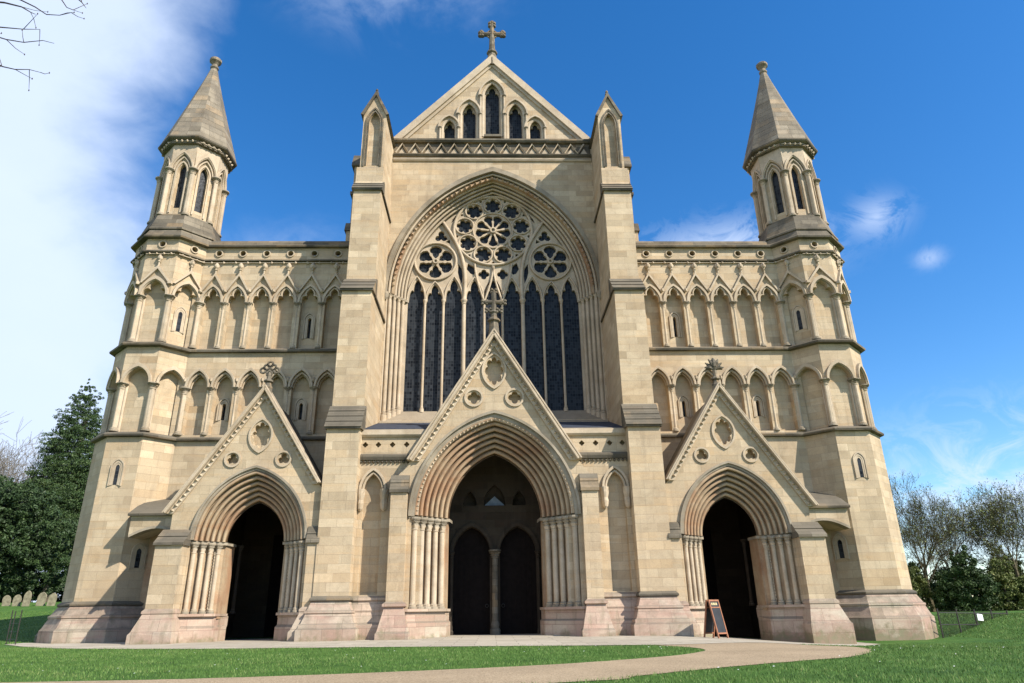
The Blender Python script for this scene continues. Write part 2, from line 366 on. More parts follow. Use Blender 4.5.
def polar(uc, zc, pts, ang):
    """shape given as (radial, tangential) about (uc,zc), turned to ang"""
    c, s = math.cos(ang), math.sin(ang)
    return [(uc+r*c-t*s, zc+r*s+t*c) for r, t in pts]

def mould(mb, A, B, zs, orders, uc=0, n=22, foot=None, bulge=.9):
    """moulded arch from the outer arch A=(a,h,o) to the inner arch B: a row of rolls and hollows; foot carries it down as a jamb"""
    prof = []
    da, do = B[0]-A[0], B[2]-A[2]; ln = math.hypot(da, do); na, no = do/ln, -da/ln      # normal in (a,o)
    if no < 0: na, no = -na, -no
    seg = ln/orders
    for k in range(orders):
        t0 = k/orders
        for f_, b_ in ((0, 0), (.05, .22), (.16, .36), (.30, .42), (.44, .36), (.55, .22), (.58, 0), (.62, -.5), (.80, -.68), (.96, -.5)):
            prof.append((t0+f_/orders, b_*seg*bulge))
    prof.append((1, 0)); rows = []
    for t, b in prof:
        a = A[0]+da*t+na*b; h = A[1]+(B[1]-A[1])*t+na*b; o = A[2]+do*t+no*b
        row = [(uc+x, o, zs+z) for x, z in arch(a, h, n)]
        if foot is not None: row = [(row[0][0], o, foot)]+row+[(row[-1][0], o, foot)]
        rows.append(row)
    mb.loft(rows); return mb
def teeth(mb, pts, o, s, step, d=None):
    """row of small pyramids (dogtooth) along a polyline"""
    d = d or s*.8; acc = 0
    for (a, b), (c, e) in zip(pts, pts[1:]):
        ln = math.hypot(c-a, e-b)
        if ln < 1e-6: continue
        tx, tz = (c-a)/ln, (e-b)/ln; nx, nz_ = -tz, tx
        while acc < ln:
            x, z = a+tx*acc, b+tz*acc; i = len(mb.v)
            for p, q in ((-1, 0), (0, -1), (1, 0), (0, 1)): mb.pt(x+s*(p*tx+q*nx), o, z+s*(p*tz+q*nz_))
            mb.pt(x, o+d, z); mb.f += [(i, i+1, i+4), (i+1, i+2, i+4), (i+2, i+3, i+4), (i+3, i, i+4)]
            acc += step
        acc -= ln
    return mb
def column(F, u, o, z0, z1, r, parent, cap=.22, base=.16, m=None, name='column', k=16, flute=.10):
    mb = MB(F)
    mb.lathe(u, o, [(r*1.75, z0, 0), (r*1.75, z0+base*.35, 0), (r*1.35, z0+base*.5, 0), (r*1.45, z0+base*.7, 0), (r*1.05, z0+base, flute),
                    (r, z1-cap, flute), (r*1.18, z1-cap+.012, 0), (r*1.22, z1-cap+.04, 0), (r*1.05, z1-cap+.06, .05), (r*1.35, z1-cap*.62, .16), (r*1.2, z1-cap*.5, .05), (r*1.75, z1-cap*.34, .2), (r*1.5, z1-cap*.27, .05),
                    (r*1.85, z1-cap*.25, 0), (r*2.15, z1-cap*.14, 0), (r*2.1, z1, 0)], k, lob=4)
    ob_ = mb.build(name, m or STONE_R, parent)
    if m is None:
        me = ob_.data; me.materials.append(STONE_C); k0, dz = F.k, F.dz; za, zb = (z1-cap*.66)*k0+dz, (z0+base*.3)*k0+dz
        for p in me.polygons:
            if p.center.z > za or p.center.z < zb: p.material_index = 1
    return ob_
def lancet(F, uc, z0, zs, a, h, parent, depth=.16, name='lancet_window', surround=.1, tref=False):
    """frame standing proud of a wall that has the hole hole(arch(a,h)) cut in it; pane behind"""
    mb = MB(F); n = 8
    def path(x): P = arch(a+x, h+x, n, uc, zs); return [(P[0][0], z0-.02)]+P+[(P[-1][0], z0-.02)]
    mb.ring(path(surround), path(surround-.035), 0, .045); mb.ring(path(surround-.05), path(.0), 0, .02)
    mb.ring(path(0), path(-.03), -depth, -.03)
    w = mb.build(name, STONE_R, parent)
    P = hole(arch(a, h, n, uc, zs), z0); g = MB(F); g.prism(P, -depth-.03, -depth); 
    return w, g
CATH = empty('cathedral', (0, 0, 0), label='great pale limestone gothic cathedral west front with two corner turrets and a big traceried window', category='cathedral')

# =================================================================== CORNER TOWER AND AISLE FRONT
CX, CY = 13.98, 1.62                      # centre of the octagonal corner tower
T8 = math.tan(PI/8)
def octo(mb, ap, z): # 8 corners
    R = ap/math.cos(PI/8); return [(CX+R*math.sin(PI/8+PI/4*i), CY-R*math.cos(PI/8+PI/4*i), z) for i in range(8)]
class World:
    def __init__(s, S): s.S = S
    def __call__(s, x, y, z): return (s.S*x, y, z)
def octstack(S, levels, cap=True):
    mb = MB(World(S)); mb.loft([octo(mb, ap, z) for ap, z in levels], True)
    if cap: e = len(mb.v); mb.f.append(tuple(range(e-8, e)))
    return mb
def face(i, ap, S):     # i=0 front, +1 outer diagonal, -1 inner diagonal
    ph = i*PI/4; return Frame(CX+ap*math.sin(ph), CY-ap*math.cos(ph), ph, S)

def build_side(S):
    # -------------------------------------------------------------- tower
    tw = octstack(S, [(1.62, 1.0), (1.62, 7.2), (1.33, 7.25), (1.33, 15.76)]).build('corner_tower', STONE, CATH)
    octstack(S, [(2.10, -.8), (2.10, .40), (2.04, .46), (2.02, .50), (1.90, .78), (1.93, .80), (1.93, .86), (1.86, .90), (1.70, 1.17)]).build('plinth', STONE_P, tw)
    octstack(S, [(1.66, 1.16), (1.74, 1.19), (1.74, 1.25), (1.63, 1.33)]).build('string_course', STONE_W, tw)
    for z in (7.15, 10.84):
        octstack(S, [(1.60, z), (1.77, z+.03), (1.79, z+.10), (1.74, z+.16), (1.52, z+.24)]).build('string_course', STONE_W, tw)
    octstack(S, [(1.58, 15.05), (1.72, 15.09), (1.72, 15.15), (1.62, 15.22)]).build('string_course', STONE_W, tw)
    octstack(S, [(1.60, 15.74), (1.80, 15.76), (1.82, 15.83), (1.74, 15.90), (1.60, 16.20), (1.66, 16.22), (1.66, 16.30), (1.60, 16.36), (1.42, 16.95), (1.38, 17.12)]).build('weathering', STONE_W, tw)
    kn = MB(World(S))
    for i in (-1, 0, 1, 2):
        for z0, z1, nm in ((7.36, 10.3, 'lower'), (11.05, 14.95, 'upper')):
            up = nm == 'upper'
            F = face(i, 1.56, S); hw = 1.56*T8
            a = hw-.17 if not up else hw-.16; zs = 9.33 if not up else 13.12; h = .62 if not up else .66
            head = trefoil(a, h, 0, zs) if up else arch(a, h, 10, 0, zs)
            zt = 10.86 if not up else 15.2; zb = z0-.1
            wall = MB(F); ins = .3*T8
            wall.prism([(-hw, zs-.10), (head[0][0], zs-.10)]+head+[(head[-1][0], zs-.10), (hw, zs-.10), (hw, zt), (-hw, zt)], -.26, 0)
            wall.build('arcade_wall', STONE, tw)
            m = MB(F); A = arch(a+.11, h+.20, 10, 0, zs) ; B = arch(a+.02, h+.05, 10, 0, zs)
            m.ring(A, B, 0, .12); m.tube([(x, .05, z) for x, z in B], .035, 6)
            if up:
                g0 = [(-hw+.02, 13.66), (0, 14.48), (hw-.02, 13.66)]; g1 = [(-hw+.10, 13.66), (0, 14.32), (hw-.10, 13.66)]
                m.ring(g0, g1, 0, .11)
                m.lathe(0, .07, [(.03, 14.4), (.035, 14.6), (.07, 14.64), (.04, 14.7), (.09, 14.78, .2), (.10, 14.86, .2), (.04, 14.97)], 10)
                m.box(-hw-.03, -hw+.11, 0, .16, 13.60, 13.72)
            m.build('arch', STONE_R, tw)
        # columns at the corners
        F = face(i, 1.43, S); hw = 1.43*T8
        for z0, z1, r in ((7.42, 9.36, .105), (11.08, 13.15, .105)):
            column(F, hw, 0, z0, z1, r, tw, .26)
            if i == -1: column(F, -hw, 0, z0, z1, r, tw, .26)
        [MB(F).box(ua, ub, -.2, -.04, za, zb_).build('corner_pier', STONE_R, tw) for ua, ub in ((hw-.14, hw+.06), (-hw-.06, -hw+.14)) for za, zb_ in ((7.3, 9.3), (11.0, 13.1))]
        for z0, z1 in ((7.42, 9.2), (11.08, 13.0)):   # jamb shafts beside the cluster
            j = MB(F); j.tube([(hw-.15, -.03, z0), (hw-.15, -.03, z1)], .035); j.tube([(-hw+.15, -.03, z0), (-hw+.15, -.03, z1)], .035); j.build('jamb_shaft', STONE_R, tw)
        # roundel in the frieze
        F = face(i, 1.60, S); q = MB(F); q.ring(circ(0, 15.48, .17, 16)+[circ(0, 15.48, .17, 16)[0]], circ(0, 15.48, .125, 16)+[circ(0, 15.48, .125, 16)[0]], 0, .05)
        r_ = q.build('roundel', STONE_R, tw)
        q = MB(F); h6 = 1.6*T8; q.prism([(-h6, 15.16), (h6, 15.16), (h6, 15.78), (-h6, 15.78)], -.2, 0, [circ(0, 15.48, .125, 16)]); q.build('frieze', STONE, tw)
        F = face(i, 1.60, S)
        kn.F = F; kn.box(-.6, .6, .03, .07, 15.0, 15.03); [kn.lathe(u, .07, [(.02, 14.97), (.045, 14.99, .2), (.045, 15.03, .2), (.02, 15.06)], 8) for u in (-.45, -.15, .15, .45)]
    kn.build('ballflower_row', STONE_R, tw)
    # slit windows of the tower
    for i, ap, uc, z0, zs, a in ((0, 1.62, .05, 5.36, 6.0, .075), (-1, 1.33, 0.02, 11.75, 12.52, .085), (-1, 1.62, 0.1, 2.45, 3.0, .085)):
        F = face(i, ap, S); lw = MB(F); n = 8
        P = lambda x: [(arch(a+x, (a+x)*1.4, n, uc, zs)[0][0], z0-x*.3)]+arch(a+x, (a+x)*1.4, n, uc, zs)+[(arch(a+x, (a+x)*1.4, n, uc, zs)[-1][0], z0-x*.3)]
        lw.ring(P(.17), P(.13), 0, .05); lw.ring(P(.12), P(.055), 0, .03); lw.ring(P(.055), P(0), -.01, .02)
        w = lw.build('lancet_window', STONE_R, tw); g = MB(F); g.prism(P(.002), 0, .006); g.build('pane', GLASS, w)
    # belfry
    for i in range(8):
        F = face(i, 1.18, S); hw = 1.18*T8; a = .17
        w = MB(F); w.prism([(-hw, 17.05), (hw, 17.05), (hw, 20.9), (-hw, 20.9)], -.22, 0, [hole(arch(a, .42, 8, 0, 19.45), 17.55)]); w.build('belfry_wall', STONE, tw)
        m = MB(F); m.ring([(x, z) for x, z in hole(arch(a+.12, .55, 8, 0, 19.45), 17.3)], hole(arch(a+.05, .47, 8, 0, 19.45), 17.3), 0, .05)
        mould(m, (hw+.02, .98, .10), (a+.11, .62, .02), 19.45, 2, n=8); m.ring(arch(hw+.06, 1.03, 8, 0, 19.45), arch(hw-.01, .95, 8, 0, 19.45), 0, .16)
        m.prism([(-hw, 19.45)]+arch(hw-.005, .96, 8, 0, 19.45)[1:-1]+[(hw, 19.45), (hw+.05, 20.9), (-hw-.05, 20.9)], .02, .10)
        m.build('arch', STONE_R, tw)
        g = MB(F); g.prism(hole(arch(a, .42, 8, 0, 19.45), 17.55), -.20, -.18); g.build('belfry_window', GLASS, tw)
        F = face(i, 1.27, S); column(F, 1.27*T8, 0, 17.1, 19.52, .10, tw, .28)
        F = face(i, 1.40, S); b = MB(F); b.box(-.5, .5, -.02, .05, 20.91, 20.95)
        for u in (-.36, -.12, .12, .36): b.lathe(u, .07, [(.02, 20.86), (.055, 20.9, .2), (.055, 20.95, .2), (.03, 20.98)], 8)
        b.build('ballflower_row', STONE_R, tw)
    octstack(S, [(1.20, 20.80), (1.42, 20.84), (1.42, 20.98), (1.56, 21.03), (1.60, 21.08), (1.60, 21.16)]).build('eaves_course', STONE_W, tw)
    lv = []; z, zt = 21.16, 26.35; k = 16
    for j in range(k):
        t0, t1 = j/k, (j+1)/k
        f = lambda t: 1.57*(1-t)**1.06*1+.15*t
        lv += [(f(t0)+.014, z+(zt-z)*t0), (f(t1)+.014, z+(zt-z)*t1-.005), (f(t1), z+(zt-z)*t1)]
    octstack(S, lv).build('spire', STONE_S, tw)
    fn = MB(World(S)); fn.lathe(CX, CY, [(.14, 26.3), (.15, 26.4), (.20, 26.46), (.20, 26.52), (.14, 26.58), (.13, 26.68), (.20, 26.78), (.28, 26.86, .04), (.29, 26.98, .04), (.22, 27.06), (.12, 27.12), (.03, 27.2)], 16)
    fn.build('spire_finial', STONE_S, tw)

    # -------------------------------------------------------------- aisle front
    X0, X1 = 5.6, 12.75
    ys = .85; F = Frame(0, ys, 0, S); cols = [6.27+1.027*i for i in range(7)]
    aw = MB(F); holes = []; a = .375
    for i in range(6):
        c = (cols[i]+cols[i+1])/2
        holes.append(hole(arch(a, .60, 8, c, 9.35), 7.42)); holes.append(hole(trefoil(a, .68, c, 13.12), 11.05)); holes.append(circ(c, 15.48, .125, 16))
    aw.prism([(X0, 0), (6.1, 0), (6.1, 4.8), (10.3, 4.8), (10.3, 0), (X1, 0), (X1, 15.9), (X0, 15.9)], -.3, 0, holes)
    aw = aw.build('aisle_front', STONE, CATH)
    back = MB(F); wh = []
    wins = [(1, 11.62, 12.45, .07), (1, 8.1, 8.68, .075), (4, 8.1, 8.68, .075)]
    for k, z0, zs, wa in wins:
        c = (cols[k]+cols[k+1])/2
        wh.append(hole(arch(wa, wa*1.5, 6, c, zs), z0))
    back.prism([(X0, 7.0), (X1, 7.0), (X1, 15.2), (X0, 15.2)], -.7, -.3, wh); back.build('niche_wall', STONE, aw)
    Fb = Frame(0, ys+.3, 0, S)
    for k, z0, zs, wa in wins:
        c = (cols[k]+cols[k+1])/2; lw = MB(Fb); n = 8
        P = lambda x: [(c-wa-x, z0-x*.3)]+arch(wa+x, (wa+x)*1.45, n, c, zs)+[(c+wa+x, z0-x*.3)]
        lw.ring(P(.16), P(.12), 0, .07); lw.ring(P(.10), P(.05), 0, .04); lw.ring(P(.05), P(0), 0, .02); w = lw.build('lancet_window', STONE_R, aw)
        g = MB(Fb); g.prism(P(.01), -.2, -.18); g.build('pane', GLASS, w)
    for i, c in enumerate(cols):
        for z0, z1 in ((7.42, 9.37), (11.06, 13.14)):
            column(F, c, -.06 if i < 6 else -.02, z0, z1, .08 if i < 6 else .1, aw, .3)
    for i in range(6):
        c = (cols[i]+cols[i+1])/2
        m = MB(F); m.ring(arch(a+.12, .83, 10, c, 9.35), arch(a+.04, .71, 10, c, 9.35), 0, .15); m.tube([(x, .12, z) for x, z in arch(a+.08, .77, 10, c, 9.36)], .04); m.tube([(x, .02, z) for x, z in arch(a, .61, 10, c, 9.36)], .045)
        m.tube([(x, -.12, z) for x, z in arch(a-.04, .55, 10, c, 9.36)], .03); m.lathe(c+.513, .08, [(.03, 9.55), (.09, 9.6, .2), (.1, 9.7, .2), (.03, 9.76)], 8)
        m.build('arch', STONE_R, aw)
        m = MB(F); T = trefoil(a, .68, c, 13.12); m.tube([(x, .02, z) for x, z in T], .04); m.ring(arch(a+.12, .84, 10, c, 13.12), arch(a+.03, .74, 10, c, 13.12), 0, .11)
        m.ring([(c-.50, 13.66), (c, 14.50), (c+.50, 13.66)], [(c-.42, 13.66), (c, 14.36), (c+.42, 13.66)], 0, .12)
        m.lathe(c, .08, [(.03, 14.42), (.03, 14.6), (.07, 14.64), (.035, 14.7), (.09, 14.78, .2), (.10, 14.86, .2), (.04, 14.98)], 10)
        m.lathe(c+.513, .1, [(.02, 13.56), (.07, 13.6, .2), (.08, 13.68, .2), (.03, 13.74)], 8)
        m.build('arch', STONE_R, aw)
        q = MB(F); C1 = circ(c, 15.48, .165, 16); C2 = circ(c, 15.48, .125, 16); q.ring(C1+[C1[0]], C2+[C2[0]], 0, .05); q.build('roundel', STONE_R, aw)
    for z in (7.15, 10.84):
        MB(F).side([(-.1, z), (.14, z+.03), (.16, z+.1), (.11, z+.16), (-.1, z+.22)], X0, 12.5).build('string_course', STONE_W, aw)
    MB(F).side([(-.1, 15.05), (.12, 15.09), (.12, 15.15), (-.1, 15.24)], X0, 12.6).build('string_course', STONE_W, aw)
    MB(F).side([(-.6, 15.72), (.16, 15.76), (.18, 15.83), (.1, 15.9), (-.02, 15.93), (-.03, 16.05), (-.1, 16.18), (-.6, 16.18)], X0, 13.0).build('parapet', STONE_W, aw)
    b = MB(F); x = 6.0; b.box(5.9, 12.5, -.02, .07, 15.0, 15.03)
    while x < 12.4: b.lathe(x, .07, [(.02, 14.96), (.045, 14.99, .2), (.045, 15.03, .2), (.02, 15.06)], 8); x += .5135
    b.build('ballflower_row', STONE_R, aw)
    MB(F).side([(0, -.6), (.32, -.6), (.32, .42), (.24, .5), (.14, .8), (.16, .86), (.05, 1.15), (.1, 1.19), (.1, 1.25), (0, 1.32)], X0, 6.1).side([(0, -.6), (.32, -.6), (.32, .42), (.24, .5), (.14, .8), (.16, .86), (.05, 1.15), (.1, 1.19), (.1, 1.25), (0, 1.32)], 10.3, 12.6).build('plinth', STONE_P, aw)

    # -------------------------------------------------------------- lean-to bay between porch and tower
    F = Frame(0, -.6, 0, S); bay = MB(F)
    seg = [(11.0+1.85*i/10, 3.42+.30*math.sin(PI*i/10)) for i in range(11)]
    bay.prism([(10.8, 3.42)]+seg[1:]+[(12.9, 3.42), (12.9, 4.16), (10.8, 4.16)], -1.9, 0)
    bay = bay.build('lean_to_bay', STONE, CATH)
    b = MB(F); b.ring([(x, z+.07) for x, z in seg], [(x, z-.02) for x, z in seg], -.3, .07); b.build('hood_mould', STONE_C, bay)
    MB(F).side([(.12, 4.14), (.14, 4.21), (-.45, 4.55), (-1.5, 4.98), (-1.5, 4.14)], 10.7, 12.98).build('stone_roof', STONE_W, bay)
    Fb = Frame(0, .62, 0, S); MB(Fb).box(10.9, 12.9, -.5, 0, 0, 3.8).build('recess_wall', STONE_A, bay)

    # -------------------------------------------------------------- aisle porch
    C = 8.18; Y = -2.1; F = Frame(C, Y, 0, S)
    out_ = [(-2.6, .8), (-1.88, .8)]+[(-1.88, 3.12)]+arch(1.88, 2.38, 16, 0, 3.12)[1:-1]+[(1.88, 3.12), (1.88, .8), (2.62, .8), (2.62, 3.95), (2.82, 4.0), (0, 8.3), (-2.6, 4.3)]
    fo = [foil(0, 6.66, 8, .47, .14, k=6, sx=.66), foil(-.87, 5.82, 3, .2, .105), foil(.87, 5.82, 3, .2, .105)]
    pw = MB(F).prism(out_, -.3, 0, fo, back=True).build('aisle_porch', STONE, CATH)
    bk = MB(F); bk.prism([(-1.4, 5.5), (1.4, 5.5), (0, 7.6)], -.5, -.22); bk.build('quatrefoil_back', STONE, pw)
    r = MB(F)
    for uc, zc, R in ((-.87, 5.82, .225), (.87, 5.82, .225)):
        P = circ(uc, zc, R, 20); P.append(P[0]); Q = circ(uc, zc, R+.06, 20); Q.append(Q[0]); r.ring(Q, P, 0, .045)
    ves = arch(.36, .56, 8, 0, 6.66); ves2 = [(x, 2*6.66-z) for x, z in reversed(ves)]
    V = ves+ves2[1:]; V2 = [(x*1.18, 6.66+(z-6.66)*1.14) for x, z in V]; r.ring(V2, V, 0, .05); r.build('roundel', STONE_R, pw)
    # moulded arch
    m = MB(F); mould(m, (1.80, 2.30, .0), (.95, 1.32, -.72), 3.12, 6, n=20); m.build('archivolt', STONE_A, pw)
    m = MB(F); m.ring(arch(1.93, 2.45, 20, 0, 3.14), arch(1.86, 2.375, 20, 0, 3.14), 0, .10); m.ring(arch(1.87, 2.385, 20, 0, 3.14), arch(1.79, 2.29, 20, 0, 3.14), 0, .035); m.build('hood_mould', STONE_C, pw)
    # splayed jambs: backing, shafts, capital band, base block
    for sg in (-1, 1):
        j = MB(F); j.loft([[(sg*1.88, -.1, z), (sg*1.82, -.18, z), (sg*1.05, -.80, z), (sg*.98, -.80, z), (sg*.98, -1.6, z)] for z in (.7, 3.1)]); j.build('jamb', STONE_A, pw)
        for k in range(4):
            t = (k+.35)/4; u = sg*(1.83-.80*t); o = -.02-.70*t
            column(F, u, o, .86, 3.07, .068, pw, .36, flute=0, k=12)
        tt = MB(F); tt.box(sg*1.25-.02, sg*1.25+.02, -.62, -.56, .88, 2.8); teeth(tt, [(sg*1.25, .9), (sg*1.25, 2.8)], -.56, .035, .1, .04); tt.build('dogtooth', STONE_R, pw)
        q = MB(F); q.loft([[(sg*(1.97), .04, z), (sg*.93, -.72, z), (sg*.9, -1.5, z)] for z in (3.02, 3.12)]); q.loft([[(sg*1.97, .05, 3.12), (sg*.90, -.72, 3.12), (sg*.9, -1.5, 3.12)], [(sg*2.0, -.3, 3.17), (sg*1.2, -.9, 3.17), (sg*1.2, -1.5, 3.17)]]); q.build('impost', STONE_C, pw)
        bm = [(sg*2.6, .18), (sg*1.93, .18), (sg*.98, -.62), (sg*.93, -1.6), (sg*2.6, -1.6)]
        q = MB(F); q.loft([[(u+(sg*.0), o, z) for u, o in bm] for z in (-.6, .42)]); q.loft([[(u, o, .42) for u, o in bm], [(u+sg*.05*(i in (1, 2)), o-.06, .5) for i, (u, o) in enumerate(bm)], [(u+sg*.05*(i in (1, 2)), o-.07, .78) for i, (u, o) in enumerate(bm)]])
        q.loft([[(u, o+.02, z) for u, o in bm] for z in (.78, .86)]); q.loft([[(u, o+.02, .86) for u, o in bm], [(sg*2.6, -1.6, .87)]*5]); q.build('jamb_base', STONE_P, pw)
    # gable coping with dogtooth
    for sg, L_ in ((1, (2.9, 4.02)), (-1, (2.27, 4.96))):
        cp = MB(F); nx, nz_ = .84, .55; T0 = (0, 8.48); E0 = (sg*L_[0], L_[1]); w_ = .12
        T1 = (0, 8.48-w_/.55); E1 = (sg*(L_[0]-w_*.84*1.15), L_[1]-.02)
        cp.prism([T0, E0, E1, T1], -.42, .20, back=True); cp.tube([(T1[0], .20, T1[1]+.07), (E1[0]+sg*.03, .20, E1[1]+.02)], .045, 6); cp.tube([(0, .2, T0[1]-.04), (E0[0]-sg*.02, .2, E0[1])], .03, 6); cp.build('coping', STONE_R, pw)
        cp = MB(F); T2 = (0, 8.48-w_*2.3/.55); E2 = (sg*(L_[0]-w_*2.6), L_[1]-.02); cp.prism([T1, E1, E2, T2], 0, .07)
        teeth(cp, [((T1[0]+T2[0])/2, (T1[1]+T2[1])/2), ((E1[0]+E2[0])/2, E1[1])], .07, .07, .2, .09); cp.build('dogtooth', STONE_R, pw)
    rf = MB(F); rf.loft([[(-2.6, o, 4.1), (0, o, 8.2), (2.7, o, 4.0)] for o in (-.3, -3.0)]); rf.build('porch_roof', STONE_W, pw)
    # finial
    fn = MB(F); fn.lathe(0, -.1, [(.16, 8.2), (.17, 8.45), (.13, 8.5), (.10, 8.62), (.17, 8.66), (.17, 8.7), (.09, 8.76), (.08, 9.0)], 8)
    if S < 0:
        for (u, z) in ((0, 8.98), (-.24, 9.1), (.24, 9.1), (0, 9.34), (-.12, 9.22), (.12, 9.22)):
            fn.tube([(u+.10*math.cos(t_*PI/4), -.1, z+.10*math.sin(t_*PI/4)) for t_ in range(9)], .045, 6)
    else:
        for k in range(7):
            t_ = PI*k/6; fn.tube([(0, -.1, 9.05), (.2*math.cos(t_), -.1+.05*(-1)**k, 9.12+.2*math.sin(t_)), (.36*math.cos(t_), -.1, 9.12+.38*math.sin(t_))], [.06, .075, .02], 6)
        fn.tube([(-.3, -.1, 9.08), (.3, -.1, 9.08)], .05); fn.lathe(0, -.1, [(.06, 9.0), (.13, 9.15, .2), (.13, 9.3, .2), (.03, 9.5)], 10)
    fn.build('finial', STONE_W, pw)
    # side buttresses of the porch
    for nm, u0, u1, yo, zc in (('o', 1.92, 2.78, .50, 3.0), ('i', -2.34, -2.0, .16, 3.05)):
        bt = MB(F); bt.side([(-.3, .7), (yo, .7), (yo, zc), (0, zc+.45), (-.3, zc+.45)], u0, u1); bt = bt.build('porch_buttress', STONE, pw)
        w_ = MB(F); w_.side([(-.1, zc-.06), (yo+.08, zc-.06), (yo+.08, zc+.02), (yo*.55+.05, zc+.22), (yo*.55+.07, zc+.24), (.03, zc+.48), (-.1, zc+.48)], u0-.05, u1+.05); w_.build('weathering', STONE_W, bt)
        q = MB(F); e = .22; q.loft([[(u0-k_*e*.5, -.3, z), (u0-k_*e*.5, yo+k_*e*.6, z), (u1+k_*e, yo+k_*e*.6, z), (u1+k_*e, -.3, z)] for k_, z in ((1.5, -.7), (1.45, .28), (1.2, .34), (.2, .86), (.35, .88), (.35, .94), (.0, 1.02))]); q.build('plinth', STONE_P, bt)
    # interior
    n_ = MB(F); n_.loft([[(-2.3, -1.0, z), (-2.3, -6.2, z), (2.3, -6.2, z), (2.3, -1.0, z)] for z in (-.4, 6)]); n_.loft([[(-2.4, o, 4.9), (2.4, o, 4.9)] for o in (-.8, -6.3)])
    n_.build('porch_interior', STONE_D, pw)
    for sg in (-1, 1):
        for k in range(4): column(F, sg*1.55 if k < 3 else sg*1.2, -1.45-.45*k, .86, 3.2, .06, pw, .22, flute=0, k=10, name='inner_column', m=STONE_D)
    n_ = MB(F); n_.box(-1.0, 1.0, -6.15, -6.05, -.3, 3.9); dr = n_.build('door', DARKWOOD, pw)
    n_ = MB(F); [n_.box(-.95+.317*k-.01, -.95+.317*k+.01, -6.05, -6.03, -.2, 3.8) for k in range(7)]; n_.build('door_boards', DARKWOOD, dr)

    # -------------------------------------------------------------- nave buttress
    F = Frame(5.29, 0, 0, S); u0, u1 = -.575, .575
    bt = MB(F); bt.side([(-1.5, 1.0), (2.3, 1.0), (2.3, 6.9), (1.78, 7.8), (1.78, 12.5), (1.2, 13.2), (1.2, 17.4), (.98, 18.0), (.98, 18.66), (.92, 18.75), (-1.5, 18.75)], u0, u1)
    bt = bt.build('nave_buttress', STONE, CATH)
    q = MB(F)
    def ringp(e, z): return [(u0-e, -1.4, z), (u0-e, 2.3+e, z), (u1+e, 2.3+e, z), (u1+e, -1.4, z)]
    q.loft([ringp(e, z) for e, z in ((.36, -.7), (.36, .33), (.30, .40), (.30, .48), (.24, .52), (.14, .80), (.17, .82), (.17, .87), (.12, .90), (.02, 1.16))]); q.build('plinth', STONE_P, bt)
    q = MB(F); q.loft([ringp(e, z) for e, z in ((.0, 1.15), (.08, 1.19), (.08, 1.25), (.0, 1.33))]); q.build('string_course', STONE_W, bt)
    def weath(y0, z0, y1, z1, k, e=.07):
        q = MB(F); P = [(-1.4 if k < 4 else 1.3, z0-.07), (y0+.10, z0-.07), (y0+.11, z0)]
        for i in range(k):
            ta, tb = i/k, (i+1)/k
            P += [(y0+.10+(y1-y0-.1)*ta+.045, z0+(z1-z0)*ta), (y0+.10+(y1-y0-.1)*tb+.045, z0+(z1-z0)*tb-.03), (y0+.10+(y1-y0-.1)*tb, z0+(z1-z0)*tb)]
        P += [(y1-.15, z1), (y1-.15, z0)]
        q.side(P[1:], u0-e, u1+e)
        q.box(u0-e, u0+.02, -1.4, y1, z0-.06, z0+.03); q.box(u1-.02, u1+e, -1.4, y1, z0-.06, z0+.03)
        return q.build('weathering', STONE_W, bt)
    weath(2.3, 6.88, 1.78, 7.80, 4); weath(1.78, 12.48, 1.2, 13.22, 3); weath(1.2, 17.44, .9, 18.0, 3)
    # pinnacle with a blind panel
    F = Frame(5.25, 0, 0, S); h0 = .50
    pn = MB(F); pn.prism([(-h0, 18.752), (h0, 18.752), (h0, 21.55), (0, 22.72), (-h0, 21.55)], -1.5, .9, [hole(arch(.25, .62, 8, 0, 21.1), 18.85)])
    pn.box(-.3, .3, .6, .72, 18.76, 21.9); pn = pn.build('pinnacle', STONE, bt)
    c = MB(F); c.ring(hole(arch(.40, .9, 8, 0, 21.05), 18.8), hole(arch(.34, .8, 8, 0, 21.05), 18.8), .9, .95); c.ring(hole(arch(.29, .68, 8, 0, 21.1), 18.85), hole(arch(.25, .62, 8, 0, 21.1), 18.85), .85, .93)
    for sg in (-1, 1):
        P = [(0, 22.85), (sg*.62, 21.55), (sg*.50, 21.50), (0, 22.62)]; c.prism(P, -1.55, 1.0, back=True)
    c.lathe(0, .85, [(.10, 22.6), (.09, 22.85), (.05, 22.9), (.07, 22.97), (.03, 23.05)], 8)
    c.build('pinnacle_coping', STONE_W, bt)
    # pier standing behind the buttress at the clerestory
    F = Frame(6.25, 2.4, 0, S)
    p_ = MB(F); p_.side([(-2, 15), (.5, 15), (.5, 16.9), (.3, 17.6), (.3, 21.0), (-2, 21.0)], -.5, .42); p_.box(-.5, .54, -2, .42, 15, 17.3); p_ = p_.build('clerestory_pier', STONE, CATH)
    MB(F).side([(-2, 20.9), (.4, 20.95), (.4, 21.05), (.1, 21.75), (-2, 21.75)], -.55, .55).build('weathering', STONE_W, p_); MB(F).box(-.5, .52, -2, .38, 19.35, 19.5).build('string_course', STONE_W, p_); MB(F).side([(-2, 17.2), (.5, 17.3), (.3, 17.8), (-2, 17.8)], -.5, .62).build('weathering', STONE_W, p_)
    # aisle and nave bodies behind the front
    F = Frame(0, 0, 0, S)
    b_ = MB(F); b_.side([(-6.6, 0), (-6.6, 6.5), (-1.6, 6.5), (-1.6, 15.6), (-40, 15.6), (-40, 0)], 6.0, 13.6); b_.build('aisle_body', STONE, CATH)

for S in (-1, 1): build_side(S)

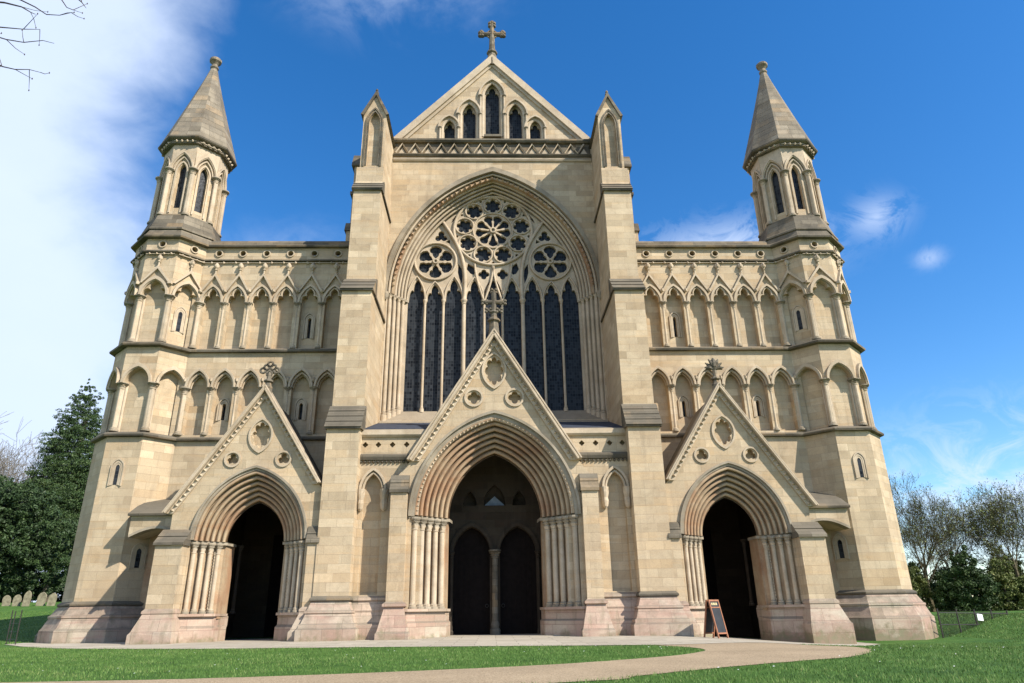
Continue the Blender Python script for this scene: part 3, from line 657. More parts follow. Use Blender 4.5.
# =================================================================== NAVE FRONT
F = Frame(0, 1.4, 0, 1)
nv = MB(F); hz = 13.86
gh = [(-4.66, 8.1)]+[(-4.66, hz)]+arch(4.66, 6.28, 30, 0, hz)[1:-1]+[(4.66, hz), (4.66, 8.1)]
nv.prism([(-4.9, 0), (4.9, 0), (4.9, 21.9), (-4.9, 21.9)], -.35, 0, [gh]); nv = nv.build('nave_front', STONE, CATH)
m = MB(F); mould(m, (4.62, 6.24, -.02), (3.90, 5.58, -.86), hz, 6, n=36); m.build('archivolt', STONE_R, nv)
m = MB(F); m.ring(arch(4.84, 6.52, 36, 0, hz), arch(4.66, 6.28, 36, 0, hz), 0, .13); 
for sg in (-1, 1): m.lathe(sg*4.72, .08, [(.06, 13.5), (.12, 13.6, .2), (.15, 13.75, .15), (.12, 13.88)], 10)
m.build('hood_mould', STONE_C, nv)
m = MB(F); m.ring(arch(4.47, 6.07, 40, 0, hz), arch(4.38, 5.98, 40, 0, hz), -.3, -.08); teeth(m, arch(4.43, 6.03, 40, 0, hz)[2:-2], -.07, .09, .27, .10); m.build('dogtooth', STONE_A, nv)
for sg in (-1, 1):
    j = MB(F); j.loft([[(sg*4.66, 0, z), (sg*4.62, -.12, z), (sg*3.98, -.88, z), (sg*3.86, -.9, z), (sg*3.86, -1.1, z)] for z in (8.1, hz)]); j.build('jamb', STONE_R, nv)
    for k in range(4):
        t = (k+.4)/4; u = sg*(4.60-.66*t); o = -.03-.80*t
        mb = MB(F); z0 = 8.22+.5*t
        mb.lathe(u, o, [(.13, z0-.35), (.13, z0+.08), (.10, z0+.12), (.115, z0+.18), (.075, z0+.24), (.07, 13.62), (.085, 13.64), (.07, 13.67), (.09, 13.74, .1), (.125, 13.8)], 12)
        mb.build('jamb_shaft', STONE_R, nv)
    q = MB(F); q.loft([[(sg*4.72, .06, z), (sg*4.66, .06, z), (sg*3.88, -.80, z), (sg*3.8, -.88, z)] for z in (13.78, 13.88)]); q.loft([[(sg*4.72, .06, 13.88), (sg*3.8, -.88, 13.88)], [(sg*4.72, -.1, 13.92), (sg*3.95, -1.0, 13.92)]]); q.build('impost', STONE_C, nv)
q = MB(F); q.side([(.10, 7.9), (.12, 7.98), (-.05, 8.12), (-.30, 8.3), (-.86, 8.72), (-1.2, 8.72), (-1.2, 7.9)], -4.66, 4.66); q.build('window_sill', STONE_R, nv)

# great window: tracery
F = Frame(0, 2.28, 0, 1); sp = 13.86
lights = [(0, .33, 14.9), (.855, .355, 14.9), (1.785, .355, 14.95), (2.645, .33, 14.68), (3.475, .34, 14.95)]
H = []; heads = []; HEADS = []
for sg in (-1, 1):
    for i, (c, a, ap) in enumerate(lights):
        if i == 0 and sg > 0: continue
        hd = trefoil(a, ap-sp, sg*c, sp) ; hd = [(x, z) for x, z in hd]
        if i == 4: hd = [(x - sg*.06*max(0, (z-sp)), z) for x, z in hd]
        HEADS.append(hd); heads.append((sg*c, a, ap))
    H.append(foil(sg*.43, 15.20, 4, .26, .125, k=5)); 
    H.append(polar(sg*1.02, 15.5, [(.30, .04), (.05, .2), (-.25, .10), (-.34, 0), (-.24, -.12), (.05, -.17)], PI/2 - sg*.35))
    H.append([(sg*1.43, 14.72), (sg*1.55, 15.0), (sg*1.62, 15.3), (sg*1.60, 15.75), (sg*1.44, 15.5), (sg*1.40, 15.1)])
    for k in range(6):
        an = PI/2+k*PI/3
        H.append(polar(sg*2.65, 15.86, [(.15, 0), (.30, .13), (.42, .155), (.48, .25), (.64, .30), (.79, .18), (.84, 0), (.79, -.18), (.64, -.30), (.48, -.25), (.42, -.155), (.30, -.13)], an))
    H.append(foil(sg*2.42, 17.17, 3, .31, .15, k=6))
    H.append([(sg*2.02, 17.02), (sg*2.22, 16.9), (sg*2.12, 16.86), (sg*2.0, 16.8)])
    H.append([(sg*1.64, 18.42), (sg*1.78, 18.30), (sg*1.92, 18.1), (sg*1.98, 17.9), (sg*1.9, 17.98), (sg*1.76, 18.2)])
RC = (0, 17.5)
for k in range(9):
    an = PI/2+2*PI*k/9
    H.append(foil(RC[0]+1.36*math.cos(an), RC[1]+1.36*math.sin(an), 6, .385, .135, rot=an, k=5))
    H.append(polar(*RC, [(.14, 0), (.34, .085), (.50, .12), (.60, .20), (.72, .21), (.80, .12), (.84, 0), (.80, -.12), (.72, -.21), (.60, -.20), (.50, -.12), (.34, -.085)], an+PI/9))
    a2 = an+PI/9; H.append(polar(*RC, [(1.62, .0), (1.72, .09), (1.75, 0), (1.72, -.09)], a2))
outl = [(-3.93, sp)]+arch(3.93, 5.63, 30, 0, sp)[1:-1]+[(3.93, sp)]
for hd in sorted(HEADS, key=lambda q: -q[0][0]): outl += list(reversed(hd))
win = MB(F).prism(outl, -.2, 0, H, back=True).build('great_window', STONE_R, CATH)
rb = MB(F)
def rc(c, r, w, n=32, o=.03):
    P = circ(c[0], c[1], r, n); rb.tube([(x, o, z) for x, z in P+[P[0]]], w, 6, False)
rc(RC, 1.83, .07, 48, .05); rc(RC, .93, .04, 36); rc(RC, .12, .05, 12, .05)
for k in range(9):
    an = PI/2+2*PI*k/9; rc((1.36*math.cos(an), RC[1]+1.36*math.sin(an)), .425, .045, 24)
for sg in (-1, 1):
    rc((sg*2.65, 15.86), .95, .06, 36, .04); rc((sg*2.65, 15.86), .10, .045, 12, .05)
    for x0, z0, x1, z1, bl in ((1.31, sp, 2.36, 17.95, .42), ):
        P = []
        for i in range(21):
            t = i/20; x = x0+(x1-x0)*t; z = z0+(z1-z0)*t; b_ = bl*math.sin(PI*t); ln = math.hypot(x1-x0, z1-z0)
            P.append((sg*(x-b_*(z1-z0)/ln*1.0), .06, z+b_*(x1-x0)/ln))
        rb.tube(P, .085, 6)
    P = arch(1.29, 1.8, 10, sg*2.6, sp)
    # interlaced light heads
    for c, a, ap in heads:
        if c*sg < 0: continue
        Q = arch(a+.07, ap-sp+.14, 10, c, sp); rb.tube([(x, .03, z) for x, z in Q], .045, 6, False)
for x in (-.41, .41):
    for s2 in (-1, 1):
        P = [(x+s2*(.02+.42*math.sin(t*PI/2*.9)), .05, sp+1.85*t) for t in [i/10 for i in range(11)]]; rb.tube(P, .05, 6, False)
rb.build('tracery_ribs', STONE_R, win, smooth=True)
for x, r in ((.41, .055), (1.32, .085), (2.235, .055), (3.06, .055)):
    for sg in (-1, 1):
        mb = MB(F); mb.lathe(sg*x, .06, [(r*1.7, 8.66), (r*1.7, 8.8), (r*1.2, 8.86), (r, 8.95), (r, 13.66), (r*1.3, 13.68), (r*1.05, 13.72), (r*1.7, 13.84), (r*1.7, 13.9)], 12); mb.build('mullion', STONE_R, win)
g = MB(F); g.prism([(-3.93, 8.6)]+[(-3.93, sp)]+arch(3.93, 5.63, 30, 0, sp)[1:-1]+[(3.93, sp), (3.93, 8.6)], -.3, -.15); g.build('leaded_glass', GLASS, win)

# parapet band with zigzag, string and nave gable
F = Frame(0, 1.4, 0, 1)
q = MB(F); q.side([(-.3, 20.74), (.06, 20.76), (.10, 20.84), (.05, 20.9), (.02, 20.95), (-.02, 21.02), (-.3, 21.02)], -4.72, 4.72); q.build('string_course', STONE_R, nv)
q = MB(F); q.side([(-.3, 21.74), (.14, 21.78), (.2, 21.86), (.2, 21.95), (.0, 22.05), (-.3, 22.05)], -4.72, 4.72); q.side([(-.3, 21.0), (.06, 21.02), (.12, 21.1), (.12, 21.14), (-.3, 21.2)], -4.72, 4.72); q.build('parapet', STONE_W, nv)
q = MB(F); x = -4.62; zz = []; i = 0
while x < 4.65: zz.append((x, 21.18 if i % 2 == 0 else 21.70)); x += .3105; i += 1
q.tube([(a, .09, b) for a, b in zz], .055, 5); 
for k in range(1, len(zz), 2): q.prism([(zz[k][0]-.17, 21.18), (zz[k][0]+.17, 21.18), (zz[k][0], 21.48)], 0, .05)
q.build('zigzag_band', STONE_R, nv)
q = MB(Frame(0, 1.4, 0, 1)); q.box(-4.70, 4.70, -.05, .012, 21.16, 21.76); q.build('frieze_back', STONE_W, nv)  # thin dark panel; its colour stands in for the shade of a recess
F = Frame(0, 1.75, 0, 1)
gw = []; GL = [(0, 22.5, 24.95, .34, .85, .56, .92), (-1.15, 22.1, 23.80, .31, .72, .50, .80), (1.15, 22.1, 23.80, .31, .72, .50, .80), (-2.12, 22.1, 22.98, .25, .52, .42, .60), (2.12, 22.1, 22.98, .25, .52, .42, .60)]
for c, z0, zs, a, h, aw_, hw_ in GL: gw.append(hole(arch(aw_, hw_, 10, c, zs), z0))
gb = MB(F).prism([(-5.1, 21.6), (5.1, 21.6), (0, 27.1)], -.35, 0, gw).build('nave_gable', STONE, CATH)
for c, z0, zs, a, h, aw_, hw_ in GL:
    m = MB(F); m.ring(arch(aw_+.13, hw_+.16, 12, c, zs), arch(aw_+.05, hw_+.07, 12, c, zs), 0, .12)
    mould(m, (aw_, hw_, 0), (a+.03, h+.03, -.26), zs, 1, uc=c, n=12, foot=z0)
    m.prism([(c-a-.10, z0), (c-a, z0)]+trefoil(a, h-.05, c, zs)+[(c+a, z0), (c+a+.10, z0)]+list(reversed(arch(a+.10, h+.1, 8, c, zs))), -.34, -.26)
    w = m.build('gable_window', STONE_R, gb)
    for sg in (-1, 1):
        column(F, c+sg*(aw_+.03), .06, 22.0, zs+.02, .05, gb, .16, flute=0, k=10)
    g = MB(F); g.prism(hole(arch(a+.03, h, 8, c, zs), z0-.05), -.40, -.36); g.build('pane', GLASS, w)
q = MB(F); q.side([(0, 22.3), (.28, 22.3), (.28, 22.42), (0, 22.5)], -.42, .42); q.build('gable_sill', STONE_W, gb)
for sg in (-1, 1):
    q = MB(F); q.prism([(0, 27.52), (sg*5.2, 21.85), (sg*4.75, 21.85), (0, 27.02)], -.4, .18, back=True); q.prism([(0, 27.10), (sg*4.8, 21.85), (sg*4.55, 21.85), (0, 26.83)], 0, .08); q.build('coping', STONE_R, gb)
# gable cross
q = MB(F); o = -.1
q.lathe(0, o, [(.30, 26.9), (.30, 27.3), (.20, 27.75), (.28, 27.8), (.28, 27.88), (.17, 27.98), (.13, 28.15)], 8)
q.tube([(0, o, 28.05), (0, o, 29.1), (0, o, 29.75)], [.16, .13, .11], 8); q.tube([(-.55, o, 29.12), (.55, o, 29.12)], .12, 8)
for u, z in ((-.56, 29.12), (.56, 29.12), (0, 29.78)):
    for du, dz in ((0, 0), (.12, .09), (-.12, .09), (.12, -.09), (-.12, -.09), (0, .16)): q.lathe(u+du*(.8 if u == 0 else .5), o, [(.03, z+dz-.10), (.115, z+dz-.05), (.115, z+dz+.05), (.03, z+dz+.10)], 8)
P = circ(0, 29.12, .26, 16); q.tube([(x, o, z) for x, z in P+[P[0]]], .05, 6, False)
q.build('cross', STONE_W, gb)
# nave body and roof behind
F = Frame(0, 0, 0, 1)
q = MB(F); q.side([(-2.75, 0), (-2.75, 21.2), (-40, 21.2), (-40, 0)], -5.9, 5.9); q.build('nave_body', STONE, CATH)
q = MB(F); q.prism([(-6.1, 21.2), (6.1, 21.2), (0, 26.6)], -40, -2.2, back=True); q.build('nave_roof', LEAD, CATH)

# =================================================================== CENTRAL PORCH
F = Frame(0, -2.02, 0, 1, 1.025, -.018); sp = 3.80
o_ = [(-3.45, .8), (-2.75, .8), (-2.75, sp)]+arch(2.75, 3.45, 24, 0, sp)[1:-1]+[(2.75, sp), (2.75, .8), (3.45, .8), (3.45, 4.9), (3.0, 5.4), (0, 10.2), (-3.0, 5.4), (-3.45, 4.9)]
fo = [foil(0, 8.83, 8, .53, .155, k=6, sx=.62), foil(-.72, 7.83, 4, .23, .11), foil(.72, 7.83, 4, .23, .11)]
cp_ = MB(F).prism(o_, -.35, 0, fo, back=True).build('central_porch', STONE, CATH)
MB(F).prism([(-1.3, 7.45), (1.3, 7.45), (0, 9.9)], -.5, -.24, back=True).build('quatrefoil_back', STONE, cp_)
r = MB(F)
for uc in (-.72, .72):
    P = circ(uc, 7.83, .27, 22); P.append(P[0]); Q = circ(uc, 7.83, .34, 22); Q.append(Q[0]); r.ring(Q, P, 0, .05)
V = arch(.38, .62, 10, 0, 8.83); V = V+[(x, 2*8.83-z) for x, z in reversed(V)][1:]; V2 = [(x*1.17, 8.83+(z-8.83)*1.12) for x, z in V]; r.ring(V2, V, 0, .06); r.build('roundel', STONE_R, cp_)
m = MB(F); mould(m, (2.68, 3.36, 0), (1.58, 2.20, -1.05), sp, 7, n=30); m.build('archivolt', STONE_A, cp_)
m = MB(F); m.ring(arch(2.86, 3.58, 28, 0, sp-.04), arch(2.78, 3.485, 28, 0, sp-.04), 0, .12); m.ring(arch(2.79, 3.495, 28, 0, sp-.04), arch(2.66, 3.35, 28, 0, sp-.04), 0, .03); m.build('hood_mould', STONE_C, cp_)
m = MB(F); m.ring(arch(2.61, 3.28, 30, 0, sp), arch(2.55, 3.22, 30, 0, sp), -.2, -.0); teeth(m, arch(2.58, 3.25, 30, 0, sp)[1:-1], -.0, .055, .15, .06); m.build('dogtooth', STONE_R, cp_)
for sg in (-1, 1):
    j = MB(F); j.loft([[(sg*2.75, -.1, z), (sg*2.70, -.18, z), (sg*1.70, -1.15, z), (sg*1.62, -1.15, z), (sg*1.62, -1.7, z)] for z in (.7, 3.8)]); j.build('jamb', STONE_A, cp_)
    for k in range(5):
        t = (k+.3)/5; column(F, sg*(2.71-1.05*t), -.04-1.02*t, .9, 3.74, .088, cp_, .42, flute=0, k=12)
    q = MB(F); q.loft([[(sg*2.86, .06, z), (sg*1.56, -1.10, z), (sg*1.5, -1.7, z)] for z in (3.70, 3.80)]); q.loft([[(sg*2.86, .06, 3.8), (sg*1.56, -1.1, 3.8), (sg*1.5, -1.7, 3.8)], [(sg*2.9, -.4, 3.85), (sg*1.9, -1.3, 3.85), (sg*1.9, -1.7, 3.85)]]); q.build('impost', STONE_C, cp_)
    bm = [(sg*3.0, .20), (sg*2.74, .20), (sg*1.60, -.92), (sg*1.52, -1.8), (sg*3.0, -1.8)]
    q = MB(F); q.loft([[(u, o, z) for u, o in bm] for z in (-.5, .48)]); q.loft([[(u, o, .48) for u, o in bm], [(u+sg*.05, o-.05, .54) for u, o in bm], [(u+sg*.05, o-.05, .82) for u, o in bm]])
    q.loft([[(u, o+.03, z) for u, o in bm] for z in (.82, .90)]); q.loft([[(u, o+.03, .90) for u, o in bm], [(sg*3.0, -1.8, .91)]*5]); q.build('jamb_base', STONE_P, cp_)
    T0, E0 = (0, 10.42), (sg*2.98, 5.62); w_ = .17
    T1, E1 = (0, 10.42-.33), (sg*2.80, 5.58); T2, E2 = (0, 10.42-.66), (sg*2.56, 5.58)
    q = MB(F); q.prism([T0, E0, E1, T1], -.45, .22, back=True); q.tube([(T1[0], .22, T1[1]+.10), (E1[0]+sg*.05, .22, E1[1]+.02)], .055, 6); q.tube([(0, .22, T0[1]-.05), (E0[0]-sg*.03, .22, E0[1])], .035, 6); q.build('coping', STONE_R, cp_)
    q = MB(F); q.prism([T1, E1, E2, T2], 0, .08); teeth(q, [((T1[0]+T2[0])/2, (T1[1]+T2[1])/2), ((E1[0]+E2[0])/2, E1[1])], .08, .075, .2, .10); q.build('dogtooth', STONE_R, cp_)
    # buttress beside the arch
    bt = MB(F); bt.side([(-.3, .8), (.26, .8), (.26, 4.55), (.0, 5.05), (-.3, 5.05)], sg*2.9, sg*3.44); bt = bt.build('porch_buttress', STONE, cp_)
    q = MB(F); q.side([(-.1, 4.50), (.32, 4.50), (.33, 4.60), (.20, 4.82), (.22, 4.84), (.10, 5.10), (-.1, 5.12)], sg*2.86, sg*3.48); q.build('weathering', STONE_W, bt)
    q = MB(F); a0, a1 = sorted((sg*2.9, sg*3.44)); q.loft([[(a0-e, -.3, z), (a0-e, .26+e*1.2, z), (a1+e, .26+e*1.2, z), (a1+e, -.3, z)] for e, z in ((.24, -.5), (.24, .20), (.20, .26), (.03, .95), (.09, .98), (.09, 1.05), (.0, 1.12))]); q.build('plinth', STONE_P, bt)
    # flank wall with blind arch and parapet
    Ff = Frame(0, -1.8, 0, sg); fl = MB(Ff)
    fl.prism([(2.5, .8), (4.75, .8), (4.75, 6.85), (2.5, 6.85)], -.3, 0, [hole(arch(.33, .58, 8, 4.22, 4.75), 1.36)]+[foil(x, 6.36, 4, .10, .05, k=4) for x in (4.58, 4.12, 3.62, 3.12)]); 
    fl.box(2.5, 4.75, -.5, -.22, 1.0, 6.8); fl = fl.build('flank_wall', STONE, cp_)
    q = MB(Ff); q.ring(arch(.47, .76, 10, 4.22, 4.78), arch(.39, .66, 10, 4.22, 4.78), 0, .10); q.tube([(x, .03, z) for x, z in arch(.34, .6, 10, 4.22, 4.75)], .04); q.build('blind_arch', STONE_R, fl)
    for u in (3.82, 4.62):
        q = MB(Ff); q.lathe(u, .06, [(.03, 4.05), (.08, 4.12, .2), (.11, 4.3, .15), (.09, 4.42, .2), (.13, 4.6, .15), (.14, 4.7), (.15, 4.78)], 10); q.build('corbel', STONE_R, fl)
    q = MB(Ff); q.side([(-.3, 5.76), (.08, 5.80), (.12, 5.9), (.12, 5.96), (0, 6.04), (-.3, 6.04)], 2.4, 4.78); teeth(q, [(2.75, 5.74), (4.75, 5.74)], .02, .07, .15, .08); q.build('string_course', STONE_W, fl)
    q = MB(Ff); q.side([(-.4, 6.60), (.06, 6.63), (.12, 6.7), (.12, 6.86), (.0, 6.92), (-.4, 6.92)], 2.2, 4.78); q.build('parapet', STONE_R, fl)
    q = MB(Ff); q.side([(0, -.5), (.30, -.5), (.30, .45), (.2, .52), (.12, .82), (.14, .88), (.04, 1.16), (.10, 1.19), (.10, 1.26), (0, 1.33)], 3.3, 4.75); q.build('plinth', STONE_P, fl)
q = MB(F); q.F = Frame(0, -2.6, 0, 1); q.side([(-.95, 6.90), (-.95, 6.98), (-4.0, 8.0), (-4.0, 6.9)], -4.72, 4.72)
q.build('lead_roof', LEAD, cp_)
# finial on the central gable
q = MB(F); o = -.1
q.lathe(0, o, [(.22, 10.0), (.20, 10.3), (.16, 10.75), (.24, 10.8), (.24, 10.86), (.12, 10.95), (.11, 11.1), (.16, 11.16), (.10, 11.24), (.08, 11.6)], 8)
q.tube([(0, o, 11.1), (0, o, 12.0)], .095, 8); q.tube([(-.34, o, 11.58), (.34, o, 11.58)], .085, 8)
for u, z in ((-.34, 11.58), (.34, 11.58), (0, 12.05), (-.2, 11.25), (.2, 11.25)):
    for du, dz in ((0, 0), (.08, .06), (-.08, .06), (.08, -.06), (-.08, -.06)): q.lathe(u+du, o, [(.02, z+dz-.06), (.06, z+dz-.03), (.06, z+dz+.03), (.02, z+dz+.06)], 8)
q.build('finial', STONE_W, cp_)
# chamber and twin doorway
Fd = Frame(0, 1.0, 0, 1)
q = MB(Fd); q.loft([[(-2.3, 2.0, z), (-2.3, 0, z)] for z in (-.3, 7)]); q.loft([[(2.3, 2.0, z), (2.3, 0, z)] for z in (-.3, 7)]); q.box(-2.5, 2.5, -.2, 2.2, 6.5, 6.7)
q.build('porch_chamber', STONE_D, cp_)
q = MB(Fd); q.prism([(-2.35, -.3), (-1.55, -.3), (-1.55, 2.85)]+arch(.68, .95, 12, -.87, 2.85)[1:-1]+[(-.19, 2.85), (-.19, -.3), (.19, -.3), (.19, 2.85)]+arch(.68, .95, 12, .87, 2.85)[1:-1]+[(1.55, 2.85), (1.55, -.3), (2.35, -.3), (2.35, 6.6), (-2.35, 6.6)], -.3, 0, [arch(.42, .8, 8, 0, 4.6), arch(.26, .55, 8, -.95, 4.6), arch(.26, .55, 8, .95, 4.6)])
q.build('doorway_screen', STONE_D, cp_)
q = MB(Fd)
for sg in (-1, 1): q.ring(arch(.82, 1.12, 12, sg*.87, 2.85), arch(.70, .98, 12, sg*.87, 2.85), 0, .08)
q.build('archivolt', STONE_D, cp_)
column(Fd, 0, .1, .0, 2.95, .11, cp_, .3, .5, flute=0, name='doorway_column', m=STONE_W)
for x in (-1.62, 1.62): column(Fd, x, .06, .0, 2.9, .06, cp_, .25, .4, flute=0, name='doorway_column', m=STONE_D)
q = MB(Fd); q.prism([(-.40, 4.62), (.40, 4.62), (0, 4.98)], -.24, -.2); q.build('tympanum_reflection', PALE, cp_)  # pale triangle paints a reflection in the tympanum glass
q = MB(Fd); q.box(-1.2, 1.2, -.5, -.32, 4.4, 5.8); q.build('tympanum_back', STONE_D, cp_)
for sg in (-1, 1):
    q = MB(Fd); q.box(sg*.87-.72, sg*.87+.72, -.38, -.30, -.2, 3.9); d = q.build('door', DARKWOOD, cp_)
    q = MB(Fd); [q.box(sg*.87-.66+.19*k-.008, sg*.87-.66+.19*k+.008, -.3, -.285, -.2, 3.8) for k in range(8)]; q.build('door_boards', DARKWOOD, d)
    q = MB(Fd); P = circ(sg*.3, 1.0, .06, 10); q.tube([(x, -.26, z) for x, z in P+[P[0]]], .012, 5, False); q.build('ring_handle', IRON, d)
q = MB(Frame(0, 0, 0, 1)); q.box(-2.2, 2.2, -1.0, 1.55, -.3, .03); q.build('threshold_step', PAVING, cp_)

# =================================================================== GROUND
def sm(a, b, x): t = max(0, min(1, (x-a)/(b-a))); return t*t*(3-2*t)
def hgt(x, y):
    h = -.34*sm(4.5, 11.5, x)*sm(-14, -5, y)
    h += .72*sm(15.4, 21, x)*sm(-14, -3, y)
    h += 2.3*max(0, min(1, (y-1.5)/36))**1.15*sm(-15.5, -20, x)
    return h
def axis(lo, hi, fine_lo, fine_hi, step):
    a = list(np.arange(fine_lo, fine_hi+1e-6, step)); s = step
    x = fine_hi
    while x < hi: s *= 1.35; x += s; a.append(x)
    s = step; x = fine_lo
    while x > lo: s *= 1.35; x -= s; a.insert(0, x)
    return a
def sheet(name, xs, ys, m, dz=0, **pr):
    v = [(x, y, hgt(x, y)+dz) for y in ys for x in xs]; nx = len(xs)
    f = [(j*nx+i, j*nx+i+1, (j+1)*nx+i+1, (j+1)*nx+i) for j in range(len(ys)-1) for i in range(nx-1)]
    me = bpy.data.meshes.new(name); me.from_pydata(v, [], f); me.materials.append(m); me.polygons.foreach_set('use_smooth', [True]*len(f)); o = bpy.data.objects.new(name, me); COL.objects.link(o)
    for k, v_ in pr.items(): o[k] = v_
    return o
sheet('ground', axis(-900, 900, -26, 26, .8), axis(-60, 1500, -26, 20, .8), LAWN, 0, kind='structure')
def strip(name, A, B, m, dz, n=90, k=14, **pr):
    """sheet between two polylines, laid on the ground"""
    def rs(P):
        d = [0]
        for p, q in zip(P, P[1:]): d.append(d[-1]+math.dist(p, q))
        o = []
        for i in range(n+1):
            t = d[-1]*i/n; j = max(q for q in range(len(P)-1) if d[q] <= t+1e-9); s_ = (t-d[j])/(d[j+1]-d[j])
            a = P[max(j-1, 0)]; b = P[j]; c = P[j+1]; e = P[min(j+2, len(P)-1)]
            o.append(tuple(.5*((2*b[q])+(-a[q]+c[q])*s_+(2*a[q]-5*b[q]+4*c[q]-e[q])*s_**2+(-a[q]+3*b[q]-3*c[q]+e[q])*s_**3) for q in (0, 1)))
        return o
    A, B = rs(A), rs(B); v = []; 
    for a, b in zip(A, B):
        for i in range(k+1):
            t = i/k; w = .02 if 0 < i < k else .0
            x = a[0]+(b[0]-a[0])*t; y = a[1]+(b[1]-a[1])*t
            if i in (0, k): x += random.uniform(-.02, .02); y += random.uniform(-.02, .02)
            v.append((x, y, hgt(x, y)+dz))
    f = [(j*(k+1)+i, j*(k+1)+i+1, (j+1)*(k+1)+i+1, (j+1)*(k+1)+i) for j in range(n) for i in range(k)]
    me = bpy.data.meshes.new(name); me.from_pydata(v, [], f); me.materials.append(m); o = bpy.data.objects.new(name, me); COL.objects.link(o)
    for q, v_ in pr.items(): o[q] = v_
    return o
PAV_A = [(-16.6, .9), (-12, 1.2), (-6, 1.2), (0, 1.0), (6, 1.2), (11.9, .9)]
PAV_B = [(-16.3, -.6), (-12.2, -4.8), (-7.4, -6.9), (-4.9, -7.25), (-1.1, -8.0), (2.35, -8.8), (4.6, -8.9), (7.4, -6.6), (10.2, -4.6), (11.9, -3.1)]
GR_A = [(-14, -16.2), (-6.3, -16.17), (-3.84, -16.13), (-1.37, -15.57), (.75, -14.75), (2.5, -13.53), (3.42, -12.6), (4.05, -11.4), (4.0, -10.2), (3.3, -8.4)]
GR_B = [(-14, -19.6), (-6, -19), (.63, -17.6), (1.66, -16.9), (2.93, -15.9), (4.45, -14.9), (5.54, -14.2), (6.65, -12.7), (7.6, -10.2), (8.1, -5.9)]
strip('gravel_path', GR_A, GR_B, GRAVEL, .006, kind='structure')
strip('forecourt_paving', PAV_A, PAV_B, PAVING, .012, kind='structure')
def in_poly(x, y, P):
    c = np.zeros(len(x), bool)
    for (x0, y0), (x1, y1) in zip(P, P[1:]+P[:1]):
        k = ((y0 > y) != (y1 > y)) & (x < (x1-x0)*(y-y0)/((y1-y0) if y1 != y0 else 1e-9)+x0); c ^= k
    return c
def blades(name, n, x0, x1, y0, y1, hb, wb):
    x = RNG.uniform(x0, x1, n); y = RNG.uniform(y0, y1, n)
    t = (y+26); keep = np.abs(x-.03*t) < .80*t+1.5
    keep &= ~in_poly(x, y, PAV_A+PAV_B[::-1]) & ~in_poly(x, y, GR_A+GR_B[::-1])
    keep &= ~((np.abs(x) < 16.3) & (y > -3.2))
    x, y = x[keep], y[keep]; n = len(x)
    z = np.array([hgt(a, b) for a, b in zip(x, y)])
    cl = np.sin(x*2.1+np.sin(y*1.7)*2)*np.sin(y*2.6+np.cos(x*1.3)*2)
    h = hb*RNG.uniform(.5, 1.25, n)*(1+.25*cl); an = RNG.uniform(0, PI, n); w = wb*RNG.uniform(.6, 1.3, n)
    lx, ly = RNG.normal(0, .35, n)*h, RNG.normal(0, .35, n)*h; dx, dy = np.cos(an)*w, np.sin(an)*w
    V = np.stack([np.stack([x-dx, y-dy, z-.005], 1), np.stack([x+dx, y+dy, z-.005], 1), np.stack([x+lx, y+ly, z+h], 1)], 1).reshape(-1, 3)
    tri(name, V, 3, np.clip(.45+.22*cl+RNG.normal(0, .22, n), 0, 1), BLADE, label='short green lawn grass in front of the cathedral', category='grass', kind='stuff')
def tri(name, V, k, tint, m, parent=None, **pr):
    n = len(V)//k; me = bpy.data.meshes.new(name)
    me.vertices.add(len(V)); me.vertices.foreach_set('co', V.ravel().astype(np.float32)); me.loops.add(n*k); me.loops.foreach_set('vertex_index', np.arange(n*k, dtype=np.int32))
    me.polygons.add(n); me.polygons.foreach_set('loop_start', np.arange(0, n*k, k, dtype=np.int32)); me.update(calc_edges=True)
    a = me.attributes.new('tint', 'FLOAT', 'FACE'); a.data.foreach_set('value', tint.astype(np.float32)); me.materials.append(m)
    o = bpy.data.objects.new(name, me); COL.objects.link(o)
    if parent is not None: o.parent = parent
    for q, v_ in pr.items(): o[q] = v_
    return o
blades('grass', 300000, -17, 20, -19.5, -2.0, .034, .005)
blades('grass', 40000, 15.4, 30, -3.5, 8, .05, .01)
blades('grass', 50000, -40, -15.8, -3.5, 24, .05, .012)

n = 130; x = RNG.uniform(-9, 14, n); y = RNG.uniform(-17, -7, n); k = ~in_poly(x, y, PAV_A+PAV_B[::-1]) & ~in_poly(x, y, GR_A+GR_B[::-1]); x, y = x[k], y[k]; n = len(x)
z = np.array([hgt(a, b) for a, b in zip(x, y)])+.034; r = RNG.uniform(.006, .012, n)
tri('daisies', np.stack([np.stack([x-r, y-r, z], 1), np.stack([x+r, y-r, z+.004], 1), np.stack([x+r, y+r, z+.006], 1), np.stack([x-r, y+r, z+.004], 1)], 1).reshape(-1, 3), 4, np.ones(n), PAPER, label='tiny white daisies scattered over the lawn', category='daisies', kind='stuff')
